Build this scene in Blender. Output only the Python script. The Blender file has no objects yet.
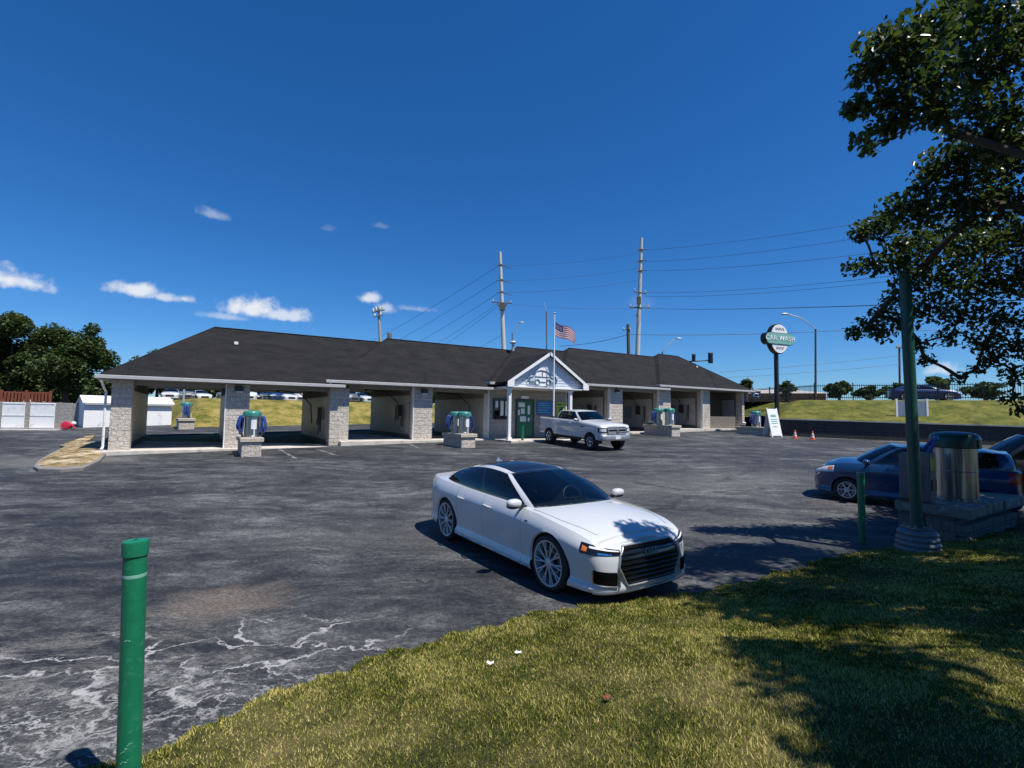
import bpy, bmesh, math, random
import numpy as np
from mathutils import Vector, Matrix
random.seed(7); rng = np.random.default_rng(7)
R = math.radians
scene = bpy.context.scene
COL = scene.collection

# ------------------------------------------------------------------ camera model
CAMZ, F, YH, ROLL = 2.25, 500.0, 414.0, 0.015
PITCH = math.atan((YH - 384) / F)
SLOPE = 0.0395
def zl(x, y):
    s = y - 9.0
    return SLOPE * 0.5 * (s + math.sqrt(s * s + 1.0))
def ray(u, v):
    a, b = u - 512, v - 384
    cr, sr = math.cos(ROLL), math.sin(ROLL)
    a, b = cr * a + sr * b, -sr * a + cr * b
    d = Vector((a / F, 1.0, -b / F))
    cp, sp = math.cos(PITCH), math.sin(PITCH)
    return Vector((d.x, cp * d.y - sp * d.z, sp * d.y + cp * d.z))
def at(u, v, d):                       # point seen at pixel (u, v), d metres ahead
    r = ray(u, v); r = r * (d / r.y)
    return Vector((r.x, r.y, CAMZ + r.z))
def G(u, v, dz=0.0):                   # the same on the parking lot
    r = ray(u, v); lo, hi = 0.5, 200.0
    for _ in range(60):
        m = (lo + hi) / 2; p = r * (m / r.y)
        if CAMZ + p.z > zl(p.x, p.y) + dz: lo = m
        else: hi = m
    p = r * (lo / r.y)
    return Vector((p.x, p.y, CAMZ + p.z))

# ------------------------------------------------------------------ object helpers
def tag(o, label=None, cat=None, group=None, kind=None):
    if label: o['label'] = label
    if cat: o['category'] = cat
    if group: o['group'] = group
    if kind: o['kind'] = kind
    return o
def empty(name, loc=(0, 0, 0), rz=0.0, label=None, cat=None, group=None):
    o = bpy.data.objects.new(name, None); COL.objects.link(o)
    o.location = loc; o.rotation_euler = (0, 0, rz); o.empty_display_size = 0.2
    return tag(o, label, cat, group)
def copy_tree(o, parent=None):
    c = o.copy(); COL.objects.link(c); c.parent = parent
    for ch in list(o.children): copy_tree(ch, c)
    return c

class MB:
    def __init__(s): s.v = []; s.f = []; s.m = []; s.n = 0
    def add(s, verts, faces, mi=0):
        verts = np.asarray(verts, float).reshape(-1, 3)
        s.v.append(verts)
        k = s.n
        for f in faces: s.f.append(tuple(i + k for i in f)); s.m.append(mi)
        s.n += len(verts); return s
    def box(s, c, d, rz=0.0, mi=0, ry=0.0, rx=0.0, taper=1.0):
        x, y, z = d[0] / 2, d[1] / 2, d[2] / 2
        P = [(-x, -y, -z), (x, -y, -z), (x, y, -z), (-x, y, -z), (-x*taper, -y*taper, z), (x*taper, -y*taper, z), (x*taper, y*taper, z), (-x*taper, y*taper, z)]
        Mx = Matrix.Rotation(rz, 3, 'Z') @ Matrix.Rotation(ry, 3, 'Y') @ Matrix.Rotation(rx, 3, 'X')
        P = [Mx @ Vector(p) + Vector(c) for p in P]
        return s.add([tuple(p) for p in P], [(0, 3, 2, 1), (4, 5, 6, 7), (0, 1, 5, 4), (1, 2, 6, 5), (2, 3, 7, 6), (3, 0, 4, 7)], mi)
    def bbox(s, a, b, mi=0):
        return s.box([(a[i] + b[i]) / 2 for i in range(3)], [abs(b[i] - a[i]) for i in range(3)], mi=mi)
    def tube(s, pts, r, n=10, mi=0, caps=True, closed=False):
        pts = [Vector(p) for p in pts]; m = len(pts)
        rs = r if hasattr(r, '__len__') else [r] * m
        V = []; prev = None
        for i, p in enumerate(pts):
            if closed: t = pts[(i + 1) % m] - pts[i - 1]
            else: t = pts[min(i + 1, m - 1)] - pts[max(i - 1, 0)]
            if t.length < 1e-9: t = Vector((0, 0, 1))
            t.normalize()
            if prev is None:
                a = Vector((0, 0, 1)) if abs(t.z) < .9 else Vector((1, 0, 0))
                n1 = t.cross(a).normalized()
            else:
                n1 = (prev - t * prev.dot(t))
                n1 = n1.normalized() if n1.length > 1e-6 else t.orthogonal().normalized()
            prev = n1; n2 = t.cross(n1)
            for k in range(n):
                q = 2 * math.pi * k / n
                V.append(p + (n1 * math.cos(q) + n2 * math.sin(q)) * rs[i])
        Fs = []
        mm = m if closed else m - 1
        for i in range(mm):
            j = (i + 1) % m
            for k in range(n):
                k2 = (k + 1) % n
                Fs.append((i * n + k, i * n + k2, j * n + k2, j * n + k))
        if caps and not closed:
            Fs.append(tuple(range(n - 1, -1, -1))); Fs.append(tuple((m - 1) * n + k for k in range(n)))
        return s.add([tuple(v) for v in V], Fs, mi)
    def lathe(s, prof, n=24, c=(0, 0, 0), axis='Z', mi=0, caps=True):
        V = []
        for (r, h) in prof:
            for k in range(n):
                q = 2 * math.pi * k / n
                a, b = r * math.cos(q), r * math.sin(q)
                p = (a, b, h) if axis == 'Z' else ((a, h, b) if axis == 'Y' else (h, a, b))
                V.append((p[0] + c[0], p[1] + c[1], p[2] + c[2]))
        Fs = []
        for i in range(len(prof) - 1):
            for k in range(n):
                k2 = (k + 1) % n
                q = (i * n + k, i * n + k2, (i + 1) * n + k2, (i + 1) * n + k)
                Fs.append(q if axis != 'Y' else q[::-1])
        if caps:
            a = tuple(range(n)); b = tuple((len(prof) - 1) * n + k for k in range(n))
            if axis == 'Y': Fs += [a, b[::-1]]
            else: Fs += [a[::-1], b]
        return s.add(V, Fs, mi)
    def grid(s, P, mi=0, flip=False, mask=None):
        P = np.asarray(P); a, b = P.shape[:2]; Fs = []
        for i in range(a - 1):
            for j in range(b - 1):
                if mask is not None and not mask[i, j]: continue
                q = (i * b + j, (i + 1) * b + j, (i + 1) * b + j + 1, i * b + j + 1)
                Fs.append(q[::-1] if flip else q)
        return s.add(P.reshape(-1, 3), Fs, mi)
    def prism(s, poly, z0, z1, mi=0):
        n = len(poly)
        V = [(p[0], p[1], z0 if len(p) < 3 else p[2] + z0) for p in poly] + [(p[0], p[1], z1 if len(p) < 3 else p[2] + z1) for p in poly]
        Fs = [tuple(range(n - 1, -1, -1)), tuple(range(n, 2 * n))]
        for i in range(n):
            j = (i + 1) % n; Fs.append((i, j, n + j, n + i))
        return s.add(V, Fs, mi)
    def build(s, name, mats, parent=None, smooth=0.0, loc=None, rz=0.0, bevel=0.0, seg=2):
        me = bpy.data.meshes.new(name)
        V = np.concatenate(s.v) if s.v else np.zeros((0, 3))
        me.from_pydata(V.tolist(), [], s.f)
        mats = mats if isinstance(mats, (list, tuple)) else [mats]
        for m in mats: me.materials.append(m)
        if len(mats) > 1: me.polygons.foreach_set('material_index', s.m)
        if smooth:
            me.polygons.foreach_set('use_smooth', [True] * len(me.polygons))
            me.set_sharp_from_angle(angle=R(smooth))
        me.update()
        o = bpy.data.objects.new(name, me); COL.objects.link(o)
        if parent: o.parent = parent
        if loc is not None: o.location = loc
        if rz: o.rotation_euler = (0, 0, rz)
        if bevel:
            b = o.modifiers.new('bevel', 'BEVEL'); b.width = bevel; b.segments = seg; b.limit_method = 'ANGLE'; b.angle_limit = R(40)
            b.harden_normals = False
        return o

def soup(name, V, nper, faces_per, mats, parent=None, mi=None, smooth=False):
    """many identical little polygons, built fast: V is (N, nper, 3)"""
    N = len(V); me = bpy.data.meshes.new(name)
    me.vertices.add(N * nper); me.vertices.foreach_set('co', np.ascontiguousarray(V, dtype=np.float32).ravel())
    sizes = [len(f) for f in faces_per]; tot = sum(sizes)
    base = np.concatenate([np.array(f) for f in faces_per])
    loops = (np.arange(N)[:, None] * nper + base[None, :]).ravel().astype(np.int32)
    me.loops.add(N * tot); me.loops.foreach_set('vertex_index', loops)
    st = np.cumsum([0] + sizes[:-1]); starts = (np.arange(N)[:, None] * tot + st[None, :]).ravel().astype(np.int32)
    me.polygons.add(N * len(sizes)); me.polygons.foreach_set('loop_start', starts)
    try: me.polygons.foreach_set('loop_total', np.tile(np.array(sizes, dtype=np.int32), N))
    except Exception: pass
    mats = mats if isinstance(mats, (list, tuple)) else [mats]
    for m in mats: me.materials.append(m)
    if mi is not None: me.polygons.foreach_set('material_index', np.repeat(mi, len(sizes)).astype(np.int32))
    if smooth: me.polygons.foreach_set('use_smooth', np.ones(N * len(sizes), dtype=bool))
    me.update(calc_edges=True); me.validate()
    o = bpy.data.objects.new(name, me); COL.objects.link(o)
    if parent: o.parent = parent
    return o

# ------------------------------------------------------------------ materials
class NT:
    def __init__(s, name):
        s.m = bpy.data.materials.new(name); s.m.use_nodes = True
        s.t = s.m.node_tree; s.t.nodes.clear()
        s.out = s.t.nodes.new('ShaderNodeOutputMaterial')
    def n(s, typ, **kw):
        nd = s.t.nodes.new('ShaderNode' + typ)
        for k, v in kw.items():
            if k.startswith('_'): setattr(nd, k[1:], v)
        return nd
    def set(s, nd, key, val):
        if hasattr(val, 'is_output') or isinstance(val, bpy.types.NodeSocket): s.t.links.new(val, nd.inputs[key])
        else: nd.inputs[key].default_value = val
        return nd
    def math(s, op, a, b=0.0, c=None, clamp=False):
        nd = s.n('Math', _operation=op); nd.use_clamp = clamp
        s.set(nd, 0, a); s.set(nd, 1, b)
        if c is not None: s.set(nd, 2, c)
        return nd.outputs[0]
    def vmath(s, op, a, b=(0, 0, 0)):
        nd = s.n('VectorMath', _operation=op); s.set(nd, 0, a); s.set(nd, 1, b)
        return nd.outputs['Value'] if op in ('DOT_PRODUCT', 'LENGTH', 'DISTANCE') else nd.outputs[0]
    def coord(s, kind='Object'): return s.n('TexCoord').outputs[kind]
    def mapping(s, vec, scale=(1, 1, 1), rot=(0, 0, 0), loc=(0, 0, 0)):
        nd = s.n('Mapping'); s.t.links.new(vec, nd.inputs[0])
        nd.inputs['Location'].default_value = loc; nd.inputs['Rotation'].default_value = rot; nd.inputs['Scale'].default_value = scale
        return nd.outputs[0]
    def noise(s, vec, scale, detail=4, rough=.55, dist=0.0):
        nd = s.n('TexNoise'); s.t.links.new(vec, nd.inputs['Vector'])
        nd.inputs['Scale'].default_value = scale; nd.inputs['Detail'].default_value = detail
        nd.inputs['Roughness'].default_value = rough; nd.inputs['Distortion'].default_value = dist
        return nd.outputs['Fac']
    def voro(s, vec, scale, feature='F1', rand=1.0):
        nd = s.n('TexVoronoi', _feature=feature); s.t.links.new(vec, nd.inputs['Vector'])
        nd.inputs['Scale'].default_value = scale; nd.inputs['Randomness'].default_value = rand
        return nd.outputs['Distance'], (nd.outputs['Color'] if feature == 'F1' else None)
    def ramp(s, fac, stops, interp='LINEAR'):
        nd = s.n('ValToRGB'); s.t.links.new(fac, nd.inputs[0]); e = nd.color_ramp.elements
        nd.color_ramp.interpolation = interp
        while len(e) > len(stops): e.remove(e[-1])
        while len(e) < len(stops): e.new(0.5)
        for i, (p, c) in enumerate(stops):
            e[i].position = p; c = c if hasattr(c, '__len__') else (c, c, c); e[i].color = (c[0], c[1], c[2], 1)
        return nd.outputs[0]
    def sm(s, x, a, b):
        nd = s.n('MapRange', _interpolation_type='SMOOTHSTEP'); s.set(nd, 'Value', x)
        nd.inputs['From Min'].default_value = a; nd.inputs['From Max'].default_value = b
        return nd.outputs[0]
    def mix(s, fac, a, b, blend='MIX'):
        nd = s.n('Mix', _data_type='RGBA', _blend_type=blend)
        s.set(nd, 0, fac)
        for k, val in ((6, a), (7, b)):
            if isinstance(val, bpy.types.NodeSocket): s.t.links.new(val, nd.inputs[k])
            else:
                val = val if hasattr(val, '__len__') else (val, val, val)
                nd.inputs[k].default_value = (val[0], val[1], val[2], 1)
        return nd.outputs[2]
    def bsdf(s, color, rough=.5, metal=0.0, bump=None, bstr=.3, bdist=.01, coat=0.0, spec=None, trans=None, emis=None):
        b = s.n('BsdfPrincipled')
        if isinstance(color, bpy.types.NodeSocket): s.t.links.new(color, b.inputs['Base Color'])
        else: b.inputs['Base Color'].default_value = (*color, 1)
        s.set(b, 'Roughness', rough); s.set(b, 'Metallic', metal)
        if coat: b.inputs['Coat Weight'].default_value = coat; b.inputs['Coat Roughness'].default_value = .03
        if spec is not None: b.inputs['Specular IOR Level'].default_value = spec
        if bump is not None:
            bp = s.n('Bump'); s.t.links.new(bump, bp.inputs['Height'])
            bp.inputs['Strength'].default_value = bstr; bp.inputs['Distance'].default_value = bdist
            s.t.links.new(bp.outputs[0], b.inputs['Normal'])
        if emis: b.inputs['Emission Color'].default_value = (*emis[0], 1); b.inputs['Emission Strength'].default_value = emis[1]
        return b
    def done(s, shader):
        s.t.links.new(shader.outputs[0] if hasattr(shader, 'outputs') else shader, s.out.inputs[0]); return s.m

def simple(name, c, rough=.5, metal=0.0, var=.15, scale=6.0, bump=0.0, coat=0.0, spec=None, dirt=None):
    t = NT(name); co = t.coord()
    n1 = t.noise(co, scale, 5); n2 = t.noise(co, scale * 7, 3)
    f = t.math('ADD', t.math('MULTIPLY', n1, .65), t.math('MULTIPLY', n2, .35))
    lo = tuple(x * (1 - var) for x in c); hi = tuple(min(1, x * (1 + var)) for x in c)
    col = t.ramp(f, [(.3, lo), (.7, hi)])
    if dirt: col = t.mix(t.sm(t.noise(co, dirt[1], 6, .65), .52, .72), col, dirt[0])
    rr = t.math('ADD', t.math('MULTIPLY', n1, .2), max(0.0, rough - .1))
    return t.done(t.bsdf(col, rr, metal, bump=n2 if bump else None, bstr=bump, coat=coat, spec=spec))

MAT = {}
def build_materials():
    S = simple
    MAT['white_trim'] = S('white_trim', (.78, .78, .76), .45, var=.06, dirt=((.55, .53, .48), 3))
    MAT['gutter'] = S('gutter_grey', (.42, .42, .42), .4, var=.12)
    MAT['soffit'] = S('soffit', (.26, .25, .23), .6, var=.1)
    MAT['panel'] = S('bay_panel', (.44, .42, .38), .45, var=.12, scale=2, dirt=((.28, .26, .24), 2.5))
    MAT['siding'] = S('gable_siding', (.62, .66, .74), .5, var=.05)
    MAT['dark_frame'] = S('dark_frame', (.03, .03, .032), .4)
    MAT['brown_brick_plain'] = S('brown_wall', (.16, .11, .075), .8, var=.25, bump=.3)
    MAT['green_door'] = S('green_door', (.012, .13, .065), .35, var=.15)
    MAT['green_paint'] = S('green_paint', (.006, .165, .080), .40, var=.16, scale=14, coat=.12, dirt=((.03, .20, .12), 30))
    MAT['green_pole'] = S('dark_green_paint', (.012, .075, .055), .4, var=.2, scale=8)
    MAT['teal'] = S('teal_plastic', (.045, .21, .18), .32, var=.08)
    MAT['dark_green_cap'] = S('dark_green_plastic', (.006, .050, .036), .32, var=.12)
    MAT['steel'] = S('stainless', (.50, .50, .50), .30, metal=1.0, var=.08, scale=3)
    t = NT('shaded_stainless'); co = t.coord(); n1 = t.noise(t.mapping(co, (9, 9, .25)), 1.0, 4, .7)
    MAT['shaded_steel'] = t.done(t.bsdf(t.ramp(n1, [(.35, (.10, .10, .105)), (.5, (.30, .30, .31)), (.62, (.60, .60, .61))]), t.math('ADD', .22, t.math('MULTIPLY', n1, .2)), 1.0))  # dark, streaky reflections of a shaded drum put into the steel's colour
    MAT['cabinet'] = S('painted_cabinet', (.13, .13, .135), .5, metal=.3, var=.2)
    MAT['shaded_cap'] = S('shaded_cap_stone', (.22, .20, .17), .85, var=.35, scale=7, bump=.5, dirt=((.45, .41, .34), 5))  # cap stone in a darker tone that carries the tree's shade
    MAT['shaded_galv'] = S('shaded_galvanized', (.17, .18, .19), .5, metal=.3, var=.2)  # galvanized metal darkened in its colour to stand in for tree shade
    MAT['steel_dull'] = S('dull_steel', (.30, .30, .30), .45, metal=.85, var=.15)
    MAT['galv'] = S('galvanized', (.50, .51, .52), .5, metal=.4, var=.15)
    MAT['blue_hose'] = S('blue_hose', (.03, .07, .27), .42, var=.1)
    MAT['black'] = S('black_plastic', (.018, .018, .02), .5)
    MAT['blackmetal'] = S('black_metal', (.015, .015, .017), .4)
    MAT['white'] = S('white_paint', (.80, .80, .80), .5, var=.04)
    MAT['paper'] = S('paper_white', (.72, .74, .74), .6, var=.05)
    MAT['shed_white'] = S('white_sheet_wall', (.86, .86, .85), .55, var=.05, scale=2, dirt=((.6, .6, .58), 2))
    MAT['shed_roof'] = S('white_sheet_roof', (.82, .82, .82), .5, var=.04)
    MAT['concrete'] = S('concrete', (.56, .52, .46), .85, var=.18, scale=3, bump=.25, dirt=((.28, .26, .23), 1.2))
    MAT['kerb'] = S('kerb_concrete', (.20, .19, .18), .9, var=.3, scale=5, bump=.4)
    MAT['dark_concrete'] = S('bay_floor', (.10, .10, .10), .5, var=.25, scale=2)
    MAT['cap_stone'] = S('cap_stone', (.46, .41, .33), .85, var=.22, scale=9, bump=.4)
    MAT['wood_fence'] = S('stained_wood', (.20, .055, .025), .75, var=.3, scale=9)
    MAT['bark'] = S('bark', (.07, .052, .04), .95, var=.35, scale=14, bump=.8)
    MAT['pole_wood'] = S('weathered_pole', (.34, .31, .28), .85, var=.2, scale=3)
    MAT['pole_grey'] = S('grey_steel_pole', (.50, .50, .50), .55, var=.12)
    MAT['pole_dark'] = S('dark_pole', (.10, .09, .08), .8)
    MAT['wire'] = S('cable', (.04, .05, .07), .6)
    MAT['orange'] = S('cone_orange', (.75, .12, .03), .5, var=.1)
    MAT['red'] = S('red_plastic', (.62, .02, .06), .4, var=.1)
    MAT['blue_sign'] = S('blue_sign', (.03, .16, .36), .45, var=.12)
    MAT['light_blue'] = S('light_blue_print', (.12, .36, .58), .45, var=.1)
    MAT['pale_teal'] = S('pale_teal_print', (.42, .56, .60), .45, var=.08)
    MAT['black_chrome'] = S('black_chrome', (.10, .10, .105), .22, metal=1.0, var=.05)
    MAT['emblem_blue'] = S('emblem_blue', (.06, .13, .22), .45, var=.1)
    MAT['duct_black'] = S('duct_black', (.004, .004, .004), .95, spec=.03)
    MAT['navy'] = S('navy_print', (.03, .05, .14), .45)
    MAT['sign_teal'] = S('sign_teal', (.20, .42, .36), .45, var=.05)
    MAT['yellowgreen'] = S('yellow_green_print', (.42, .46, .05), .5, var=.25)
    MAT['flag_red'] = S('flag_red', (.42, .03, .05), .8); MAT['flag_white'] = S('flag_white', (.75, .73, .72), .8, var=.05); MAT['flag_blue'] = S('flag_blue', (.02, .03, .14), .8)
    MAT['tyre'] = S('tyre_rubber', (.018, .018, .018), .75, var=.2, scale=20)
    MAT['rim_silver'] = S('alloy_silver', (.52, .52, .53), .36, metal=.35, var=.05)
    MAT['rim_dark'] = S('wheel_dark', (.03, .03, .032), .5)
    MAT['soft_chrome'] = S('soft_chrome', (.42, .42, .43), .38, metal=.7, var=.06)
    MAT['chrome'] = S('chrome', (.75, .75, .76), .12, metal=1.0, var=.02)
    MAT['interior'] = S('dark_upholstery', (.02, .02, .022), .7)
    MAT['amber'] = S('amber_lens', (.75, .20, .03), .2, var=.1)
    MAT['tail_red'] = S('red_lens', (.35, .01, .01), .2)
    MAT['lens'] = S('clear_lens', (.70, .72, .74), .12, var=.05)
    MAT['gloss_black'] = S('gloss_black', (.008, .008, .009), .14, var=.1, coat=.4)
    MAT['brick_far'] = S('far_brick', (.30, .12, .075), .85, var=.2, scale=2)
    MAT['pale_roof'] = S('pale_roof', (.55, .50, .47), .8, var=.1)
    MAT['road'] = S('road_asphalt', (.09, .09, .09), .85, var=.15)

    def paint(name, c, flake=0.0):
        t = NT(name); co = t.coord()
        n1 = t.noise(co, 3, 5); n2 = t.noise(co, 60, 2)
        col = t.ramp(n1, [(.3, tuple(x * .96 for x in c)), (.7, c)])
        b = t.bsdf(col, t.math('ADD', t.math('MULTIPLY', n2, .06), .30), flake, coat=1.0)
        MAT[name] = t.done(b)
    paint('paint_white', (.56, .58, .60)); paint('paint_truck', (.60, .61, .62)); paint('paint_blue', (.006, .042, .125), .1)
    paint('paint_black', (.010, .010, .012)); paint('paint_navy', (.01, .018, .12)); paint('paint_silver', (.42, .43, .45), .4); paint('paint_grey', (.12, .125, .13), .3); paint('paint_red', (.3, .02, .02))

    def glass(name, tint, mixf):
        t = NT(name)
        co = t.coord(); n1 = t.noise(co, 2.0, 3)
        g = t.n('BsdfGlossy'); g.inputs['Roughness'].default_value = .02; g.inputs['Color'].default_value = (.9, .95, 1, 1)
        tr = t.n('BsdfTransparent'); tr.inputs['Color'].default_value = (*tint, 1)
        df = t.n('BsdfDiffuse'); df.inputs['Color'].default_value = (.006, .008, .01, 1)
        m1 = t.n('MixShader'); t.set(m1, 0, mixf); t.t.links.new(tr.outputs[0], m1.inputs[1]); t.t.links.new(df.outputs[0], m1.inputs[2])
        fr = t.n('Fresnel'); fr.inputs[0].default_value = 1.5
        m2 = t.n('MixShader'); t.set(m2, 0, t.math('ADD', fr.outputs[0], t.math('MULTIPLY', n1, .02))); t.t.links.new(m1.outputs[0], m2.inputs[1]); t.t.links.new(g.outputs[0], m2.inputs[2])
        MAT[name] = t.done(m2)
    glass('glass_dark', (.10, .11, .12), .6); glass('glass_wind', (.45, .52, .52), .15); glass('glass_window', (.3, .32, .33), .3)

    # split-face block
    def block(name, a, b, mortar, bw=.40, bh=.20, bump=1.0):
        t = NT(name); co = t.coord()
        sp = t.n('SeparateXYZ'); t.t.links.new(co, sp.inputs[0])
        cb = t.n('CombineXYZ'); t.t.links.new(t.math('ADD', sp.outputs[0], sp.outputs[1]), cb.inputs[0]); t.t.links.new(sp.outputs[2], cb.inputs[1])
        br = t.n('TexBrick'); t.t.links.new(cb.outputs[0], br.inputs['Vector'])
        br.inputs['Color1'].default_value = (*a, 1); br.inputs['Color2'].default_value = (*b, 1); br.inputs['Mortar'].default_value = (*mortar, 1)
        br.inputs['Scale'].default_value = 1.0; br.inputs['Brick Width'].default_value = bw; br.inputs['Row Height'].default_value = bh
        br.inputs['Mortar Size'].default_value = .012; br.inputs['Mortar Smooth'].default_value = .3
        n1 = t.noise(co, 11, 6, .65, .6); n2 = t.noise(co, 45, 3)
        col = t.mix(.55, br.outputs['Color'], t.ramp(n1, [(.3, tuple(x * .5 for x in a)), (.5, a), (.7, tuple(min(1, x * 1.35) for x in b))]))
        h = t.math('ADD', t.math('MULTIPLY', n1, 1.0), t.math('MULTIPLY', n2, .25))
        h = t.math('SUBTRACT', h, t.math('MULTIPLY', br.outputs['Fac'], .5))
        MAT[name] = t.done(t.bsdf(col, .9, bump=h, bstr=.9, bdist=.05 * bump))
    block('stone', (.57, .51, .44), (.65, .59, .52), (.38, .35, .31), bump=1.6)
    block('stone_grey', (.40, .37, .33), (.33, .30, .27), (.25, .23, .21), .45, .22)
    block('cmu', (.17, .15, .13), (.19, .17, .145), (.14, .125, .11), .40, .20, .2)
    block('ret_wall', (.055, .05, .046), (.07, .064, .058), (.035, .033, .03), .45, .2, 1.0)
    block('stone_shaded', (.24, .21, .18), (.20, .18, .155), (.10, .09, .08), bump=1.6)  # darker copy of the stone, with the tree shade painted in
    block('cmu_dark', (.10, .07, .05), (.12, .085, .06), (.06, .05, .04), .40, .20, .3)

    # shingles
    t = NT('shingles'); co = t.coord()
    sp = t.n('SeparateXYZ'); t.t.links.new(co, sp.inputs[0])
    cb = t.n('CombineXYZ'); t.t.links.new(sp.outputs[0], cb.inputs[0]); t.t.links.new(t.math('MULTIPLY', sp.outputs[2], 1.8), cb.inputs[1])
    br = t.n('TexBrick'); t.t.links.new(cb.outputs[0], br.inputs['Vector'])
    br.inputs['Color1'].default_value = (.011, .011, .012, 1); br.inputs['Color2'].default_value = (.020, .019, .020, 1); br.inputs['Mortar'].default_value = (.006, .006, .007, 1)
    br.inputs['Scale'].default_value = 1; br.inputs['Brick Width'].default_value = .33; br.inputs['Row Height'].default_value = .15; br.inputs['Mortar Size'].default_value = .012
    n1 = t.noise(t.mapping(co, (.5, .3, 1.6), (0, R(25), 0)), 2.0, 7, .68); n2 = t.noise(co, 60, 2)
    col = t.mix(.5, br.outputs['Color'], t.ramp(n1, [(.38, (.003, .003, .004)), (.62, (.024, .023, .023))]))
    col = t.mix(t.math('MULTIPLY', n2, .5), col, (.018, .018, .020))
    MAT['shingles'] = t.done(t.bsdf(col, .9, spec=.2, bump=br.outputs['Fac'], bstr=-.4, bdist=.01))

    # ---- asphalt lot
    t = NT('lot_asphalt'); co = t.coord()
    warp = t.n('TexNoise'); t.t.links.new(co, warp.inputs['Vector']); warp.inputs['Scale'].default_value = .35; warp.inputs['Detail'].default_value = 3
    cw = t.vmath('ADD', co, t.vmath('SCALE', t.vmath('SUBTRACT', warp.outputs['Color'], (.5, .5, .5))))
    for nd in t.t.nodes:
        if nd.type == 'VECT_MATH' and nd.operation == 'SCALE': nd.inputs['Scale'].default_value = 1.6
    a1 = t.noise(t.mapping(cw, (.34, 1.0, 1), (0, 0, R(-14))), 1.1, 8, .68)      # tyre-worn streaks
    a2 = t.noise(t.mapping(cw, (.5, 1.1, 1), (0, 0, R(-32))), 3.6, 8, .74)
    a3 = t.noise(co, .22, 4, .6)
    fine = t.noise(co, 75, 3, .8); mid = t.noise(co, 14, 6, .7)
    f = t.math('ADD', t.math('ADD', t.math('MULTIPLY', a1, .36), t.math('MULTIPLY', a2, .27)), t.math('ADD', t.math('MULTIPLY', a3, .19), t.math('MULTIPLY', mid, .18)))
    col = t.ramp(f, [(.39, (.0135, .0145, .0165)), (.45, (.025, .027, .030)), (.505, (.050, .053, .057)), (.55, (.10, .103, .107)), (.615, (.21, .213, .216))])
    g2 = t.noise(t.mapping(co, (.6, 1.2, 1), (0, 0, R(-20))), 30, 4, .8); grit = t.math('ADD', .20, t.math('ADD', t.math('MULTIPLY', t.sm(fine, .36, .66), .70), t.math('MULTIPLY', t.sm(g2, .36, .66), .75)))
    spk = t.math('MULTIPLY', t.sm(t.noise(co, 48, 3, .8), .56, .70), t.sm(a2, .46, .62))
    col = t.mix(t.math('MULTIPLY', spk, .7), col, (.24, .235, .225))
    # worn out brown patch and bleached areas (own shape: dirt and lost sealcoat)
    def blob(cx, cy, rx, ry, rot, soft=.5, ns=1.2, amp=.8):
        v = t.mapping(t.vmath('SUBTRACT', co, (cx, cy, 0)), (1 / rx, 1 / ry, 0), (0, 0, 0))
        v0 = t.vmath('SUBTRACT', co, (cx, cy, 0))
        vr = t.n('VectorRotate', _rotation_type='Z_AXIS'); t.t.links.new(v0, vr.inputs[0]); vr.inputs['Angle'].default_value = -rot
        v = t.vmath('MULTIPLY', vr.outputs[0], (1 / rx, 1 / ry, 0))
        L = t.vmath('LENGTH', v)
        L = t.math('ADD', L, t.math('MULTIPLY', t.math('SUBTRACT', t.noise(co, ns, 6, .65), .5), amp * 2))
        return t.sm(L, 1.0 + soft / 2, 1.0 - soft / 2)
    b1 = blob(-3.35, 6.0, .62, .50, R(25), 1.1, 2.6, .9); col = t.mix(t.math('MULTIPLY', b1, .55), col, (.19, .15, .12))
    b2 = blob(-4.6, 4.2, 1.9, 1.1, R(20), .9); col = t.mix(t.math('MULTIPLY', b2, t.math('MULTIPLY', t.sm(a2, .42, .62), .55)), col, (.20, .19, .175))
    b3 = blob(0.5, 9.8, 5.0, 1.0, R(12), 1.2); col = t.mix(t.math('MULTIPLY', b3, .28), col, (.17, .165, .16))
    b5 = blob(5.0, 15.0, 6.0, 1.6, R(20), 1.2, .5); col = t.mix(t.math('MULTIPLY', b5, .32), col, (.16, .155, .15))
    b4 = blob(-16.5, 17.5, 3.0, 1.4, R(30), 1.0); col = t.mix(t.math('MULTIPLY', b4, .5), col, (.20, .195, .18))
    col = t.mix(1.0, col, grit, 'MULTIPLY')
    # cracks filled with pale grit
    w2 = t.n('TexNoise'); t.t.links.new(co, w2.inputs['Vector']); w2.inputs['Scale'].default_value = 1.6; w2.inputs['Detail'].default_value = 6; w2.inputs['Roughness'].default_value = .65
    sc = t.n('VectorMath', _operation='SCALE'); t.t.links.new(t.vmath('SUBTRACT', w2.outputs['Color'], (.5, .5, .5)), sc.inputs[0]); sc.inputs['Scale'].default_value = 1.1
    cc = t.mapping(t.vmath('ADD', co, sc.outputs[0]), (.65, 1.5, 0), (0, 0, R(-22)))
    e1, _ = t.voro(cc, 1.15, 'DISTANCE_TO_EDGE'); e2, _ = t.voro(cc, 4.2, 'DISTANCE_TO_EDGE'); e3, _ = t.voro(t.mapping(cc, (.5, .5, 0)), .35, 'DISTANCE_TO_EDGE')
    m1 = blob(-2.9, 4.5, 2.0, .95, R(18), .8, .9, .5); m2 = blob(-3.1, 3.65, 1.7, .75, R(24), .9, 1.2, .6)
    brk = t.sm(t.noise(co, 3.2, 6, .7), .36, .56)
    c1 = t.math('MULTIPLY', t.math('MULTIPLY', t.sm(e1, .036, .006), m1), brk)
    c2 = t.math('MULTIPLY', t.math('MULTIPLY', t.sm(e2, .095, .015), m2), t.sm(t.noise(co, 5.5, 7, .75), .42, .56))
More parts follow.
